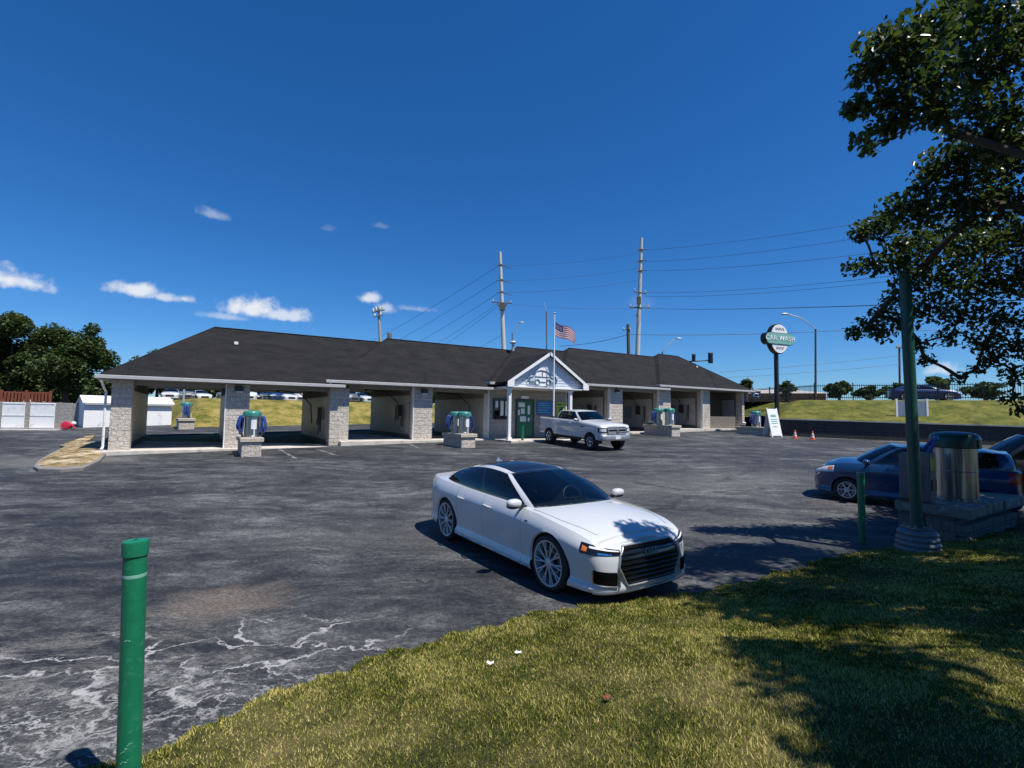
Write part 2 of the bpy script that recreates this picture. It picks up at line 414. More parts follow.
    c3 = t.math('MULTIPLY', t.sm(e3, .014, .004), t.math('MULTIPLY', t.sm(t.noise(co, 1.2, 5, .6), .42, .55), .8))
    col = t.mix(t.math('MULTIPLY', c3, .8), col, (.015, .015, .016))
    ck = t.math('MAXIMUM', c1, c2)
    col = t.mix(t.math('MULTIPLY', t.math('MAXIMUM', c1, t.math('MULTIPLY', c2, .7)), .74), col, (.46, .455, .45))
    sealed = t.math('MULTIPLY', blob(-1.2, 4.6, 1.8, .5, R(34), .6, 1.0, .5), .6)
    rough = t.math('SUBTRACT', .78, t.math('MULTIPLY', t.sm(f, .52, .40), .25))
    bh = t.math('ADD', t.math('MULTIPLY', fine, .5), mid)
    MAT['asphalt'] = t.done(t.bsdf(col, rough, bump=bh, bstr=.7, bdist=.016, spec=.35))

    # ---- grass surfaces
    def grass_mat(name, cols, scale, bump=.6, island=False, transl=0.0):
        t = NT(name); co = t.coord()
        n1 = t.noise(co, scale, 6, .6); n2 = t.noise(co, scale * 5, 5, .65); n3 = t.noise(co, 55, 3, .7)
        f = t.math('ADD', t.math('MULTIPLY', n1, .5), t.math('ADD', t.math('MULTIPLY', n2, .3), t.math('MULTIPLY', n3, .2)))
        if island: f = t.math('ADD', .5, t.math('MULTIPLY', t.math('SUBTRACT', f, .5), 1.35))
        if island:
            g = t.n('NewGeometry'); f = t.math('ADD', t.math('MULTIPLY', f, .72), t.math('MULTIPLY', g.outputs['Random Per Island'], .28))
        col = t.ramp(f, cols)
        b = t.bsdf(col, .8, bump=None if island else n3, bstr=bump, bdist=.03, spec=.12 if island else .2)
        if transl:
            tl = t.n('BsdfTranslucent'); t.t.links.new(col, tl.inputs[0])
            ms = t.n('MixShader'); ms.inputs[0].default_value = transl
            t.t.links.new(b.outputs[0], ms.inputs[1]); t.t.links.new(tl.outputs[0], ms.inputs[2])
            MAT[name] = t.done(ms)
        else: MAT[name] = t.done(b)
    grass_mat('turf', [(.36, (.022, .026, .008)), (.46, (.05, .05, .015)), (.55, (.10, .085, .03)), (.64, (.17, .135, .06))], .9)
    grass_mat('blade', [(.37, (.024, .046, .004)), (.43, (.075, .110, .010)), (.49, (.165, .19, .022)), (.54, (.34, .32, .058)), (.62, (.60, .51, .19))], .9, island=True, transl=.25)
    grass_mat('bank_grass', [(.40, (.038, .048, .006)), (.47, (.080, .090, .011)), (.53, (.122, .122, .018)), (.60, (.18, .155, .040))], 1.1)
    grass_mat('hill_grass', [(.40, (.06, .08, .012)), (.46, (.13, .125, .022)), (.52, (.22, .18, .045)), (.60, (.31, .24, .085))], .8)
    grass_mat('mulch', [(.40, (.06, .085, .018)), (.46, (.17, .13, .06)), (.52, (.34, .24, .125)), (.60, (.62, .54, .42))], 1.7)

    def leaf(name, cols, transl=.3, rough=.4, spec=.5):
        t = NT(name); g = t.n('NewGeometry'); co = t.coord()
        n1 = t.noise(co, .8, 3)
        f = t.math('ADD', t.math('MULTIPLY', g.outputs['Random Per Island'], .55), t.math('MULTIPLY', n1, .45))
        col = t.ramp(f, cols)
        b = t.bsdf(col, rough, spec=spec)
        tl = t.n('BsdfTranslucent'); t.t.links.new(t.mix(.5, col, (.10, .16, .02)), tl.inputs[0])
        ms = t.n('MixShader'); ms.inputs[0].default_value = transl
        t.t.links.new(b.outputs[0], ms.inputs[1]); t.t.links.new(tl.outputs[0], ms.inputs[2])
        MAT[name] = t.done(ms)
    leaf('leaf_near', [(.15, (.022, .038, .011)), (.5, (.042, .066, .017)), (.75, (.080, .108, .026)), (.90, (.20, .22, .045))], .38, .34, .5)
    leaf('leaf_tree', [(.2, (.024, .042, .012)), (.5, (.045, .072, .020)), (.8, (.085, .115, .032))], .22, .55, .3)
    leaf('leaf_light', [(.2, (.035, .060, .015)), (.5, (.065, .095, .025)), (.8, (.11, .14, .04))], .22, .55, .3)
build_materials()

# ================================================================== SETTING
def sheet(name, xs, ys, zf, mat, flip=False):
    P = np.array([[(x, y, zf(x, y)) for y in ys] for x in xs])
    b = MB(); b.grid(P, flip=False); o = b.build(name, mat, smooth=30); tag(o, kind='structure'); return o
far = [-1500, -600, -250, -120, -70]
xs = far + list(range(-60, 64, 4)) + [90, 160, 300, 700, 1500]
ys = [-400, -120, -50, -25, -12] + list(np.arange(-8, 72, 2.0)) + [90, 120, 200, 500, 1500]
sheet('ground', xs, ys, lambda x, y: min(zl(x, y), 3.0) - .08, MAT['bank_grass'])
BA, BANG, BK = Vector((-13.2, 19.9, 0)), R(32), 1.06
def lot_z(x, y):           # the subgrade drops under the building's floor slabs
    px_, py_ = x / BK - BA.x, y / BK - BA.y; s = px_ * math.cos(BANG) + py_ * math.sin(BANG); w = -px_ * math.sin(BANG) + py_ * math.cos(BANG)
    return zl(x, y) - (.5 if -2.2 < s < 37 and .9 < w < 8.8 else 0)
sheet('parking_lot', list(np.arange(-60, 61, 1.0)), list(np.arange(-14, 60, .75)), lot_z, MAT['asphalt'])

# grass mound the photographer stands on
EDGE = np.array([(-16, -7), (-9, -1.6), (-5.5, .95), (-3.7, 2.35), (-2.64, 3.12), (-1.47, 4.45), (-.55, 5.15), (.57, 5.86), (1.5, 6.18), (2.31, 6.45), (3.55, 7.1), (4.97, 8.0), (5.9, 8.5), (6.6, 8.72), (7.4, 8.95), (9, 9.75), (12, 11.3), (22, 16.5)])
def catmull(P, n):
    P = np.asarray(P, float); m = len(P); t = np.asarray(n, float)
    i = np.clip(np.floor(t).astype(int), 0, m - 2); f = (t - i)[:, None]
    p1 = P[i]; p2 = P[i + 1]
    p0 = np.where((i > 0)[:, None], P[np.maximum(i - 1, 0)], 2 * p1 - p2)
    p3 = np.where((i < m - 2)[:, None], P[np.minimum(i + 2, m - 1)], 2 * p2 - p1)
    return .5 * (2 * p1 + (p2 - p0) * f + (2 * p0 - 5 * p1 + 4 * p2 - p3) * f ** 2 + (3 * p1 - p0 - 3 * p2 + p3) * f ** 3)
MD = np.array((.56, -.83)) / math.hypot(.56, .83)
HD = ([-.3, 0, .12, .4, 1, 2, 3, 4, 5, 8, 14, 30], [-.12, .012, .05, .09, .18, .36, .52, .63, .69, .74, .75, .75])
zlv = lambda y: SLOPE * .5 * ((y - 9.0) + np.sqrt((y - 9.0) ** 2 + 1))
def mound(t, d):
    e = catmull(EDGE, t)
    wob = .05 * np.sin(t * 9.1) + .04 * np.sin(t * 23.7 + 1) + .025 * np.sin(t * 61.3) + .018 * np.sin(t * 137.0)
    e = e + wob[:, None] * MD * np.exp(-d * 2)[:, None]
    p = e + MD * d[:, None]
    z = zlv(e[:, 1]) + np.interp(d, *HD) + .02 * np.sin(p[:, 0] * 3.1 + p[:, 1] * 2.3) * np.clip(d, 0, 1)
    return np.column_stack([p, z])
tt = np.linspace(0, len(EDGE) - 1, 260); dd = np.array([-.05, 0, .03, .08, .15, .3, .5, .8, 1.2, 1.7, 2.3, 3, 3.8, 4.6, 5.5, 7, 10, 16, 28])
T, D = np.meshgrid(tt, dd, indexing='ij')
b = MB(); b.grid(mound(T.ravel(), D.ravel()).reshape(len(tt), len(dd), 3), flip=True)
tag(b.build('grass_verge', MAT['turf'], smooth=60), kind='structure')
def mound_at(x, y):
    best = None
    t = np.linspace(0, len(EDGE) - 1, 400); e = catmull(EDGE, t)
    k = (x - e[:, 0]) * MD[1] - (y - e[:, 1]) * MD[0]
    i = int(np.argmin(np.abs(k))); d = (x - e[i, 0]) * MD[0] + (y - e[i, 1]) * MD[1]
    return float(mound(np.array([t[i]]), np.array([max(d, 0)]))[0, 2]) if d > 0 else zl(x, y)

# blades
def grass_blades():
    N = 1000000
    t = rng.uniform(3.3, 15.2, N); d = np.abs(rng.uniform(-.012, 1, N)) ** 1.0 * 6.2
    p = mound(t, d)
    dist = np.hypot(p[:, 0], p[:, 1])
    u = 512 + 500 * p[:, 0] / np.maximum(p[:, 1], .3); v = YH + 500 * (CAMZ - p[:, 2]) / np.maximum(p[:, 1], .3)
    ok = (p[:, 1] > 1.2) & (u > -80) & (u < 1110) & (v < 850)
    ok &= rng.random(N) < np.clip(4.2 / dist, .35, 1)
    p = p[ok]; n = len(p); dist = dist[ok]; d = d[ok]
    patch = .5 + .5 * np.sin(p[:, 0] * 2.3 + 1.3 * np.sin(p[:, 1] * 1.7)) * np.sin(p[:, 1] * 2.9 + .7 * np.sin(p[:, 0] * 3.1))
    h = rng.uniform(.014, .034, n) * (.75 + .5 * patch) * np.where(d < .25, 1.25, 1.0)
    w = rng.uniform(.0024, .0044, n) * np.clip(dist / 3.5, 1, 2.2)
    a = rng.uniform(0, 2 * np.pi, n); ln = rng.uniform(.15, 1.0, n) * h; b_ = a + rng.uniform(-1.2, 1.2, n)
    ax = np.column_stack([np.cos(a + np.pi / 2), np.sin(a + np.pi / 2), np.zeros(n)]) * w[:, None]
    dirv = np.column_stack([np.cos(b_), np.sin(b_), np.zeros(n)])
    up = np.array([0, 0, 1.0])
    base = p - up * .006
    mid = base + up * (h * .6)[:, None] + dirv * (ln * .35)[:, None]
    tip = base + up * h[:, None] * .95 + dirv * ln[:, None]
    V = np.stack([base - ax, base + ax, tip], 1)
    o = soup('grass', V, 3, [(0, 1, 2)], MAT['blade'])
    return tag(o, 'short dry and green lawn grass on the verge in the foreground', 'grass', kind='stuff')
grass_blades()

# bank behind the retaining wall and the hill behind the building
WL = [(70, 9.0), (40, 24.3), (30, 29.4), (19.8, 34.6), (18.6, 35.25), (21.3, 42.6), (20.0, 50), (14, 58)]
WU = [(74, 15), (43, 30.2), (33.3, 35.2), (23.6, 40.0), (23.3, 40.7), (25.2, 46), (24, 54), (18, 65)]
WP = [(150, 40), (110, 80), (80, 105), (60, 118), (50, 122), (45, 128), (38, 140), (20, 150)]
def strip(name, low, up, pla, zlow, zup, mat, zpla=None):
    m = len(low); tq = np.linspace(0, m - 1, 70)
    def lin(P): P = np.asarray(P, float); return np.column_stack([np.interp(tq, range(m), P[:, k]) for k in range(P.shape[1])])
    A, B_, C_ = lin([(p[0], p[1], zlow(p)) for p in low]), lin([(p[0], p[1], zup(p)) for p in up]), lin([(p[0], p[1], zpla or zup(p) + .3) for p in pla])
    rows = []
    for f in np.linspace(0, 1, 14):
        g = f * f * (3 - 2 * f) * .4 + f * .6
        Q = A + (B_ - A) * f; Q[:, 2] = A[:, 2] + (B_[:, 2] - A[:, 2]) * g
        Q[:, 2] += .06 * np.sin(Q[:, 0] * 1.3) * math.sin(f * math.pi) + .04 * np.sin(Q[:, 0] * 3.7 + Q[:, 1] * 2.1) * math.sin(f * math.pi)
        rows.append(Q)
    for f in (.03, .08, .2, .5, 1): rows.append(B_ + (C_ - B_) * f)
    b = MB(); b.grid(np.array(rows)); return tag(b.build(name, mat, smooth=60), kind='structure')
strip('grass_bank', WL, WU, WP, lambda p: zl(*p) + (1.12 if p[1] < 44 else .3), lambda p: 3.72, MAT['bank_grass'])
BA, BANG = Vector((-13.2, 19.9, 0)), R(32)
bc, bs = math.cos(BANG), math.sin(BANG)
BK = 1.06                              # the building's size relative to its first survey
def BL(s, w, z=0.0): return Vector((BK * (BA.x + bc * s - bs * w), BK * (BA.y + bs * s + bc * w), CAMZ + BK * (z - CAMZ)))
def B2(s, w): p = BL(s, w); return (p.x, p.y)
S_ = [-1.0, .7, 3, 7, 12, 20, 28, 36]; SP_ = [-16, -9, -4, 2, 12, 20, 28, 36]
def s_of(p): return (p[0] / BK - BA.x) * bc + (p[1] / BK - BA.y) * bs
strip('grass_hill', [B2(s, 14.5) for s in S_][::-1], [B2(s, 20.5) for s in S_][::-1], [B2(s, 95) for s in SP_][::-1], lambda p: zl(*p) - .03, lambda p: 3.15 if s_of(p) > -.5 else zl(*p), MAT['hill_grass'], 3.45)

# retaining wall: one run of dark block with a pale coping
def wall_run(b, pts, th, z0, z1, mi=0):
    for i in range(len(pts) - 1):
        a, c = Vector(pts[i]), Vector(pts[i + 1]); dv = (c - a); L = dv.length; ang = math.atan2(dv.y, dv.x)
        za, zc = z1(a), z1(c); n = max(1, int(L / 3)); nrm = Vector((-dv.y, dv.x)).normalized() * (th / 2)
        V = []; Fs = []
        for k in range(n + 1):
            q = a + dv * (k / n); zb, zt = z0(q), z1(q)
            for sg, z in ((-1, zb), (1, zb), (1, zt), (-1, zt)): V.append((q.x + nrm.x * sg, q.y + nrm.y * sg, z))
        for k in range(n):
            o = 4 * k
            for j in range(4): Fs.append((o + j, o + (j + 1) % 4, o + 4 + (j + 1) % 4, o + 4 + j))
        Fs.append((3, 2, 1, 0)); Fs.append((4 * n, 4 * n + 1, 4 * n + 2, 4 * n + 3))
        b.add(V, Fs, mi)
rw = empty('retaining_wall', (19.8, 34.6, 0), 0, 'long low dark block retaining wall along the foot of the grass bank', 'wall')
loc = lambda P: [(p[0] - 19.8, p[1] - 34.6) for p in P]
b = MB(); wall_run(b, loc(WL[:5]), .4, lambda q: zl(q.x + 19.8, q.y + 34.6) - .3, lambda q: zl(q.x + 19.8, q.y + 34.6) + 1.12); b.build('block_face', MAT['ret_wall'], rw)
b = MB(); wall_run(b, loc(WL[:5]), .52, lambda q: zl(q.x + 19.8, q.y + 34.6) + 1.121, lambda q: zl(q.x + 19.8, q.y + 34.6) + 1.20); b.build('coping', MAT['concrete'], rw)

# road beyond the bank
b = MB(); r0 = [(75, 22), (44, 37.6), (24, 47.8), (10, 62)]; r1 = [(79, 30), (48, 45.6), (30, 54), (16, 68)]
b.grid(np.array([[(p[0], p[1], 3.80) for p in r0], [(p[0], p[1], 3.85) for p in r1]])); tag(b.build('road', MAT['road']), kind='structure')

# ================================================================== CAR WASH BUILDING (local x = along the front, y = depth)
bld = empty('car_wash_building', tuple(BL(0, 0, 0)), BANG, 'long low self-service car wash with dark shingled hip roofs and open stone-pillared bays', 'building')
bld.scale = (BK, BK, BK)
SEC = [(.68, 3.45, 6.15), (.90, 3.65, 6.38), (.90, 3.95, 6.66), (1.19, 4.16, 6.93), (1.39, 4.37, 7.2)]  # slab, eave, ridge
W0, W1, WR = -.52, 8.0, 3.7
PF = -.12
def roof(k, s0, r0, se, sr, sb=None, hip_r=False):
    z, rz = SEC[k][1], SEC[k][2]; dz = .02
    FL, FR, BL_, BR = (s0, W0, z), (se, W0, z), (s0, W1, z), (se, W1, z); RL, RR = (r0, WR, rz), (sr, WR, rz)
    def sub(A, B, C, D, n=40, m=10, sag=.02):
        A, B, C, D = map(np.array, (A, B, C, D)); P = []
        for i in range(n + 1):
            f = i / n; row = []
            for j in range(m + 1):
                g = j / m; p = (A * (1 - f) + B * f) * (1 - g) + (D * (1 - f) + C * f) * g
                p = p + np.array((0, 0, sag * (math.sin(f * 17 + k + 4 * g) + .7 * math.sin(f * 41 - 6 * g + 2 * k)) * math.sin(math.pi * g)))
                row.append(p)
            P.append(row)
        return np.array(P)
    b = MB(); b.grid(sub(FL, FR, RR, RL)); b.grid(sub(BR, BL_, RL, RR)); b.grid(sub(BL_, FL, RL, RL, 8, 8)); b.grid(sub(FR, BR, RR, RR, 8, 8))
    # ridge and hip caps
    b.tube([(RL[0], WR, rz + .01), (RR[0], WR, rz + .01)], .04, 6)
    b.tube([(FL[0] + .05, FL[1] + .05, z + .02), RL], .028, 6)
    if hip_r: b.tube([(FR[0] - .05, FR[1] + .05, z + .02), RR], .028, 6)
    b.build('roof', MAT['shingles'], bld)
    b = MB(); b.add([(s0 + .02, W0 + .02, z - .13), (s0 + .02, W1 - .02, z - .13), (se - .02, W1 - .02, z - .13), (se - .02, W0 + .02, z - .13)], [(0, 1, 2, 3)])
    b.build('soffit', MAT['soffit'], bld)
    b = MB()
    b.bbox((s0 - .08, W0 - .09, z - .125), (se + .02, W0 - .005, z + .012)); b.bbox((s0 - .08, W0 - .002, z - .125), (s0 - .003, W1, z + .008))
    b.bbox((s0, W1 + .003, z - .15), (se, W1 + .1, z + .012))
    if hip_r: b.bbox((se + .023, W0 - .11, z - .15), (se + .11, W1, z + .012))
    b.build('gutter', MAT['gutter'], bld, bevel=.015)
roof(0, -2.52, 1.1, 6.25, 9.6); roof(1, 5.5, 9.47, 14.6, 18.5); roof(2, 13.9, 18.2, 19.6, 23.4); roof(3, 18.7, 22.5, 28.0, 32.3); roof(4, 27.05, 31.6, 37.8, 34.0, hip_r=True)
# slabs
for k, (a, c) in enumerate([(-2.6, 6.15), (6.153, 14.1), (14.103, 19.45), (19.453, 27.9), (27.903, 37.4)]):
    b = MB(); z = SEC[k][0]; w0 = -.55 if k != 2 else -2.35
    b.bbox((a, w0, z - .8), (c, 9.0, z)); b.build('floor_slab', MAT['concrete'], bld, bevel=.02)
# pillars, partitions
def pillar(sa, sb, k, trim=False, side=True):
    z0, z1 = SEC[k][0], SEC[k][1] - .14
    b = MB()
    b.bbox((sa, PF, z0), (sb, .42, z1)); b.build('pillar', MAT['stone'], bld, bevel=.012)
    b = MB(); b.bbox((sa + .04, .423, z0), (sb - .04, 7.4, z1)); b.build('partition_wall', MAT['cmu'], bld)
    if side:
        b = MB()
        for s in (sa + .03, sb - .03): b.bbox((s - .012, .6, z0 + .25), (s + .012, 7.2, z0 + 2.25))
        b.build('wall_panel', MAT['panel'], bld)
    if trim:
        b = MB(); b.bbox((sa - .05, PF - .012, z0), (sa - .003, .07, z1)); b.build('corner_trim', MAT['white_trim'], bld)
for sa, sb, k, tr in [(-2.14, -1.51, 0, 0), (1.61, 2.46, 0, 1), (5.72, 6.58, 0, 0), (9.75, 10.74, 1, 1), (22.9, 24.0, 3, 1), (27.45, 28.6, 3, 1), (32.1, 32.9, 4, 1), (36.85, 37.15, 4, 0)]:
    pillar(sa, sb, k, tr)
# office block
z0, z1 = .90, SEC[2][1] - .14
b = MB(); b.bbox((14.12, 0, z0 - .12), (19.4, 7.4, z1)); b.build('office_wall', MAT['stone_grey'], bld)
b = MB(); b.bbox((14.04, -.03, .88), (14.115, .5, SEC[1][1] - .14)); b.build('corner_trim', MAT['white_trim'], bld)
b = MB(); b.bbox((19.403, -.02, z0), (19.47, .06, z1)); b.build('corner_trim', MAT['white_trim'], bld)
b = MB(); b.bbox((14.05, .503, .88), (14.117, 7.3, 3.1)); b.build('wall_panel', MAT['panel'], bld)
# bay end: brown back wall and low front wall
b = MB(); b.bbox((32.903, 1.7, 1.38), (36.847, 1.9, 4.2)); b.build('back_wall', MAT['cmu_dark'], bld)
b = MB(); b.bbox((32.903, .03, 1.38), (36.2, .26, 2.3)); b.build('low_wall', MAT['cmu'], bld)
# header beams in the bays
for (a, c, k) in [(-1.51, 1.61, 0), (2.46, 5.72, 0), (6.58, 9.75, 1), (10.74, 14.03, 1), (19.48, 22.85, 3), (24.0, 27.4, 3), (28.6, 32.05, 4)]:
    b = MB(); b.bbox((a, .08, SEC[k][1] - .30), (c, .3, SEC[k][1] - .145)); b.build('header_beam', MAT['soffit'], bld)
# partition-top lattice: overhead boom and hose in each bay
for (s, k) in [(3.9, 0), (8.2, 1), (12.4, 1), (25.6, 3), (30.3, 4)]:
    b = MB(); z = SEC[k][1] - .2
    b.tube([(s, 3.0, z), (s + .9, 2.2, z - .15), (s + 1.3, 1.6, z - .7), (s + 1.35, 1.5, z - 1.6)], .025, 6)
    b.bbox((s - .06, 2.94, z - .1), (s + .06, 3.06, z + .08)); b.build('hose_boom', MAT['black'], bld, smooth=40)
for (s, k) in [(5.69, 0), (9.72, 1), (22.87, 3), (27.42, 3), (32.07, 4)]:
    z = SEC[k][0]
    b = MB(); b.bbox((s - .16, 1.6, z + 1.15), (s - .0, 1.95, z + 1.75)); b.build('coin_box', MAT['dark_frame'], bld, bevel=.015)
    b = MB(); b.bbox((s - .05, 2.5, z + .9), (s - .0, 3.1, z + 1.7)); b.build('instruction_board', MAT['steel_dull'], bld)
    b = MB(); b.tube([(s - .1, 1.2, z + 1.7), (s - .16, 1.15, z + 1.1), (s - .2, 1.25, z + .45)], .022, 6); b.tube([(s - .14, 1.05, z + 1.75), (s - .12, 1.1, z + .6)], .035, 6)
    b.build('spray_wand', MAT['black'], bld, smooth=40)
# wall lights
for (s, k) in [(2.05, 0), (10.25, 1), (23.45, 3)]:
    z = SEC[k][1] - .42
    b = MB(); b.bbox((s - .16, PF - .16, z), (s + .16, PF - .003, z + .2)); lt = b.build('wall_light', MAT['dark_frame'], bld, bevel=.02)
    b = MB(); b.bbox((s - .13, PF - .165, z - .07), (s + .13, PF - .02, z - .003)); b.build('lens', MAT['lens'], lt)
for s, w, k in [(-2.3, -.07, 0), (5.62, -.5, 0)]:
    z0, z1 = SEC[k][0], SEC[k][1] - .2
    b = MB()
    if k == 0 and s < 0: b.tube([(s - .1, W0 - .02, z1), (s - .05, -.25, z1 - .25), (s, w, z1 - .4), (s, w, z0 + .12), (s - .02, w - .15, z0 + .04)], .045, 8)
    else: b.tube([(s, W0 - .02, SEC[1][1] - .1), (s, W0 + .02, SEC[0][1] + .05)], .05, 8)
    b.build('downspout', MAT['white_trim'], bld, smooth=40)
# roof vents
b = MB(); rz = 6.0
b.lathe([(.09, 0), (.09, .55), (.20, .56), (.22, .62), (.12, .72), (.02, .74)], 14, (17.6, 3.2, 6.22)); b.build('roof_vent', MAT['galv'], bld, smooth=40)
for (s, z) in ((1.9, 5.25), (34.4, 6.2)): b = MB(); b.bbox((s, 2.2, z), (s + .16, 2.36, z + .13)); b.build('roof_cap_vent', MAT['white_trim'], bld)
# porch
PC, PZ0, PZ1, HW = 16.75, 3.93, 5.62, 2.65
sl = (PZ1 - PZ0) / HW
b = MB()
for sg in (-1, 1):
    A = [(PC + sg * HW, -2.0, PZ0), (PC + sg * HW, 3.4, PZ0), (PC, 3.4, PZ1), (PC, -2.0, PZ1)]
    lo = [(p[0], p[1], p[2] - .09) for p in A]
    q = [(0, 1, 2, 3), (7, 6, 5, 4), (0, 4, 5, 1), (3, 7, 4, 0)]
    b.add(A + lo, q if sg > 0 else [f[::-1] for f in q])
b.build('porch_roof', MAT['shingles'], bld)
b = MB()
for sg in (-1, 1):
    for (w0, w1) in ((-2.045, -2.003),):
        ex = HW + .06
        P = [(PC, PZ1 + .03), (PC + sg * ex, PZ1 + .03 - sl * ex), (PC + sg * ex, PZ1 + .03 - sl * ex - .26), (PC + sg * (ex - .40), PZ1 + .03 - sl * ex - .26), (PC + sg * (ex - .40), PZ1 - .13 - sl * (ex - .40)), (PC, PZ1 - .15)]
        if sg > 0: P = P[::-1]
        n = len(P); V = [(x, w0, z) for x, z in P] + [(x, w1, z) for x, z in P]
        b.add(V, [tuple(range(n)), tuple(range(2 * n - 1, n - 1, -1))] + [(i, n + i, n + (i + 1) % n, (i + 1) % n) for i in range(n)])
b.build('rake_board', MAT['white'], bld)
b = MB(); gx = HW - .12; zb = 3.70
P = [(PC - gx, zb), (PC + gx, zb), (PC + gx, PZ1 - .1 - sl * gx), (PC, PZ1 - .1), (PC - gx, PZ1 - .1 - sl * gx)]
V = [(x, -1.77, z) for x, z in P] + [(x, -1.65, z) for x, z in P]; n = 5
b.add(V, [tuple(range(n)), tuple(range(2 * n - 1, n - 1, -1))] + [(i, n + i, n + (i + 1) % n, (i + 1) % n) for i in range(n)])
zz = zb + .15
while zz < PZ1 - .25:      # lap siding courses
    hw = min(gx, (PZ1 - .1 - zz) / sl) - .03
    if hw > .1: b.box((PC, -1.778, zz), (hw * 2, .02, .012))
    zz += .15
b.build('gable', MAT['siding'], bld)
b = MB(); b.bbox((PC - HW + .1, -1.98, zb - .05), (PC + HW - .1, -1.78, zb - .003)); b.bbox((PC - HW + .12, -1.64, zb - .06), (PC + HW - .12, -.003, zb - .004)); b.build('porch_ceiling', MAT['white_trim'], bld)
for s, w in [(14.32, -1.75), (18.35, -1.75)]:
    b = MB(); b.bbox((s - .085, w - .085, .90), (s + .085, w + .085, zb - .055)); b.bbox((s - .12, w - .12, .902), (s + .12, w + .12, 1.04)); b.bbox((s - .12, w - .12, zb - .2), (s + .12, w + .12, zb - .058)); b.build('porch_column', MAT['white'], bld, bevel=.008)
# door and window of the office
b = MB(); b.bbox((15.9, -.05, .902), (16.98, -.003, 3.02)); dr = b.build('door', MAT['green_door'], bld)
b = MB(); b.bbox((15.82, -.07, .902), (15.897, -.003, 3.1)); b.bbox((16.983, -.07, .902), (17.06, -.003, 3.1)); b.bbox((15.9, -.07, 3.023), (16.98, -.003, 3.1)); b.build('frame', MAT['dark_frame'], dr)
b = MB(); b.tube([(16.86, -.12, 1.95), (16.86, -.12, 2.2)], .018, 8); b.bbox((16.84, -.12, 2.0), (16.88, -.05, 2.03)); b.build('handle', MAT['steel'], dr)
b = MB()
for (s, z, w, h) in [(16.2, 2.78, .42, .26), (16.28, 2.42, .24, .3), (16.7, 2.5, .16, .5), (16.02, 2.35, .12, .3), (16.3, 1.98, .4, .3), (16.7, 1.95, .14, .2)]: b.bbox((s - w / 2, -.062, z - h / 2), (s + w / 2, -.052, z + h / 2))
b.build('notices', MAT['paper'], dr)
b = MB(); b.bbox((16.15, -.12, 3.13), (16.65, -.003, 3.3)); b.build('door_light', MAT['lens'], bld, bevel=.02)
b = MB(); b.bbox((14.42, -.05, 2.0), (15.36, -.003, 3.05)); wd = b.build('window', MAT['glass_window'], bld)
b = MB()
for (a, c) in [((14.36, 1.94), (15.42, 2.0)), ((14.36, 3.05), (15.42, 3.11)), ((14.36, 2.003), (14.417, 3.047)), ((15.363, 2.003), (15.42, 3.047)), ((14.70, 2.003), (14.75, 3.047)), ((15.04, 2.003), (15.09, 3.047))]: b.bbox((a[0], -.08, a[1]), (c[0], -.004, c[1]))
b.build('frame', MAT['dark_frame'], wd)
b = MB()
for (s, w) in ((14.9, .2), (15.22, .2)): b.bbox((s - w / 2, -.06, 2.15), (s + w / 2, -.053, 2.95))
b.bbox((14.48, -.06, 2.6), (14.64, -.053, 2.95)); b.build('poster', MAT['paper'], wd)
# wheel stops / step at the pillar between the first sections
def on_wall(name, s, w, z, rz=0.0, **kw):
    o = empty(name, BL(s, w, z), BANG + rz, **kw); o.scale = (BK, BK, BK); return o

# signs that hang on the building
g = on_wall('gable_emblem', 16.35, -1.80, 4.22, label='white and blue car-shaped wash emblem hung on the porch gable', cat='sign')
b = MB()
arch = [(-.42, -.42), (.42, -.42), (.46, 0)] + [(.45 * math.cos(q), .12 + .45 * math.sin(q)) for q in np.linspace(.1, math.pi - .1, 12)] + [(-.46, 0)]
b.add([(x, -.05, z) for x, z in arch] + [(x, 0, z) for x, z in arch], [tuple(range(len(arch)))] + [(i, len(arch) + i, len(arch) + (i + 1) % len(arch), (i + 1) % len(arch)) for i in range(len(arch))]); b.build('backboard', MAT['white'], g)
b = MB()
car = [(-.95, -.22), (-.92, -.02), (-.62, .06), (-.42, .34), (.0, .40), (.36, .30), (.58, .04), (.92, -.02), (.95, -.22)]
cp = catmull(np.array([(x, -.07, z) for x, z in car]), np.linspace(0, len(car) - 1, 40)); b.tube(cp, .022, 6)
for xa, xb in ((-.95, -.56), (-.14, .20), (.62, .95)): b.tube([(xa, -.07, -.22), (xb, -.07, -.22)], .02, 6)
for x in (-.35, .41): b.tube([(x + .15 * math.cos(q), -.07, -.24 + .15 * math.sin(q)) for q in np.linspace(0, 2 * math.pi, 20)[:-1]], .028, 6, closed=True)
b.tube([(-.02, -.07, .06), (-.02, -.07, .38)], .018, 6); b.tube([(-.50, -.07, .06), (.50, -.07, .06)], .016, 6)
b.build('blue_outline', MAT['emblem_blue'], g)
for (xa, xb) in ((-.8, -.46), (.5, .98)): b = MB(); b.bbox((xa, -.052, -.32), (xb, -.04, .12)); b.build('tinted_panel', MAT['pale_teal'], g)
g = on_wall('wall_banner', 17.85, -.03, 2.62, label='blue printed price banner on the office wall behind the pickup', cat='sign')
b = MB(); b.bbox((-.6, -.02, -.4), (.6, 0, .42)); b.build('banner_sheet', MAT['blue_sign'], g)
b = MB()
for i, (z, L) in enumerate([(.28, .7), (.16, .8), (.02, .9), (-.12, .7), (-.25, .85)]): b.bbox((-.5, -.026, z - .03), (-.5 + L, -.022, z + .03))
b.build('print_lines', MAT['light_blue'], g)
g = on_wall('wall_poster', 18.98, -.03, 2.6, label='yellow-green poster at the right end of the office wall', cat='poster')
b = MB(); b.bbox((-.32, -.02, -.42), (.32, 0, .42)); b.build('poster_sheet', MAT['yellowgreen'], g)
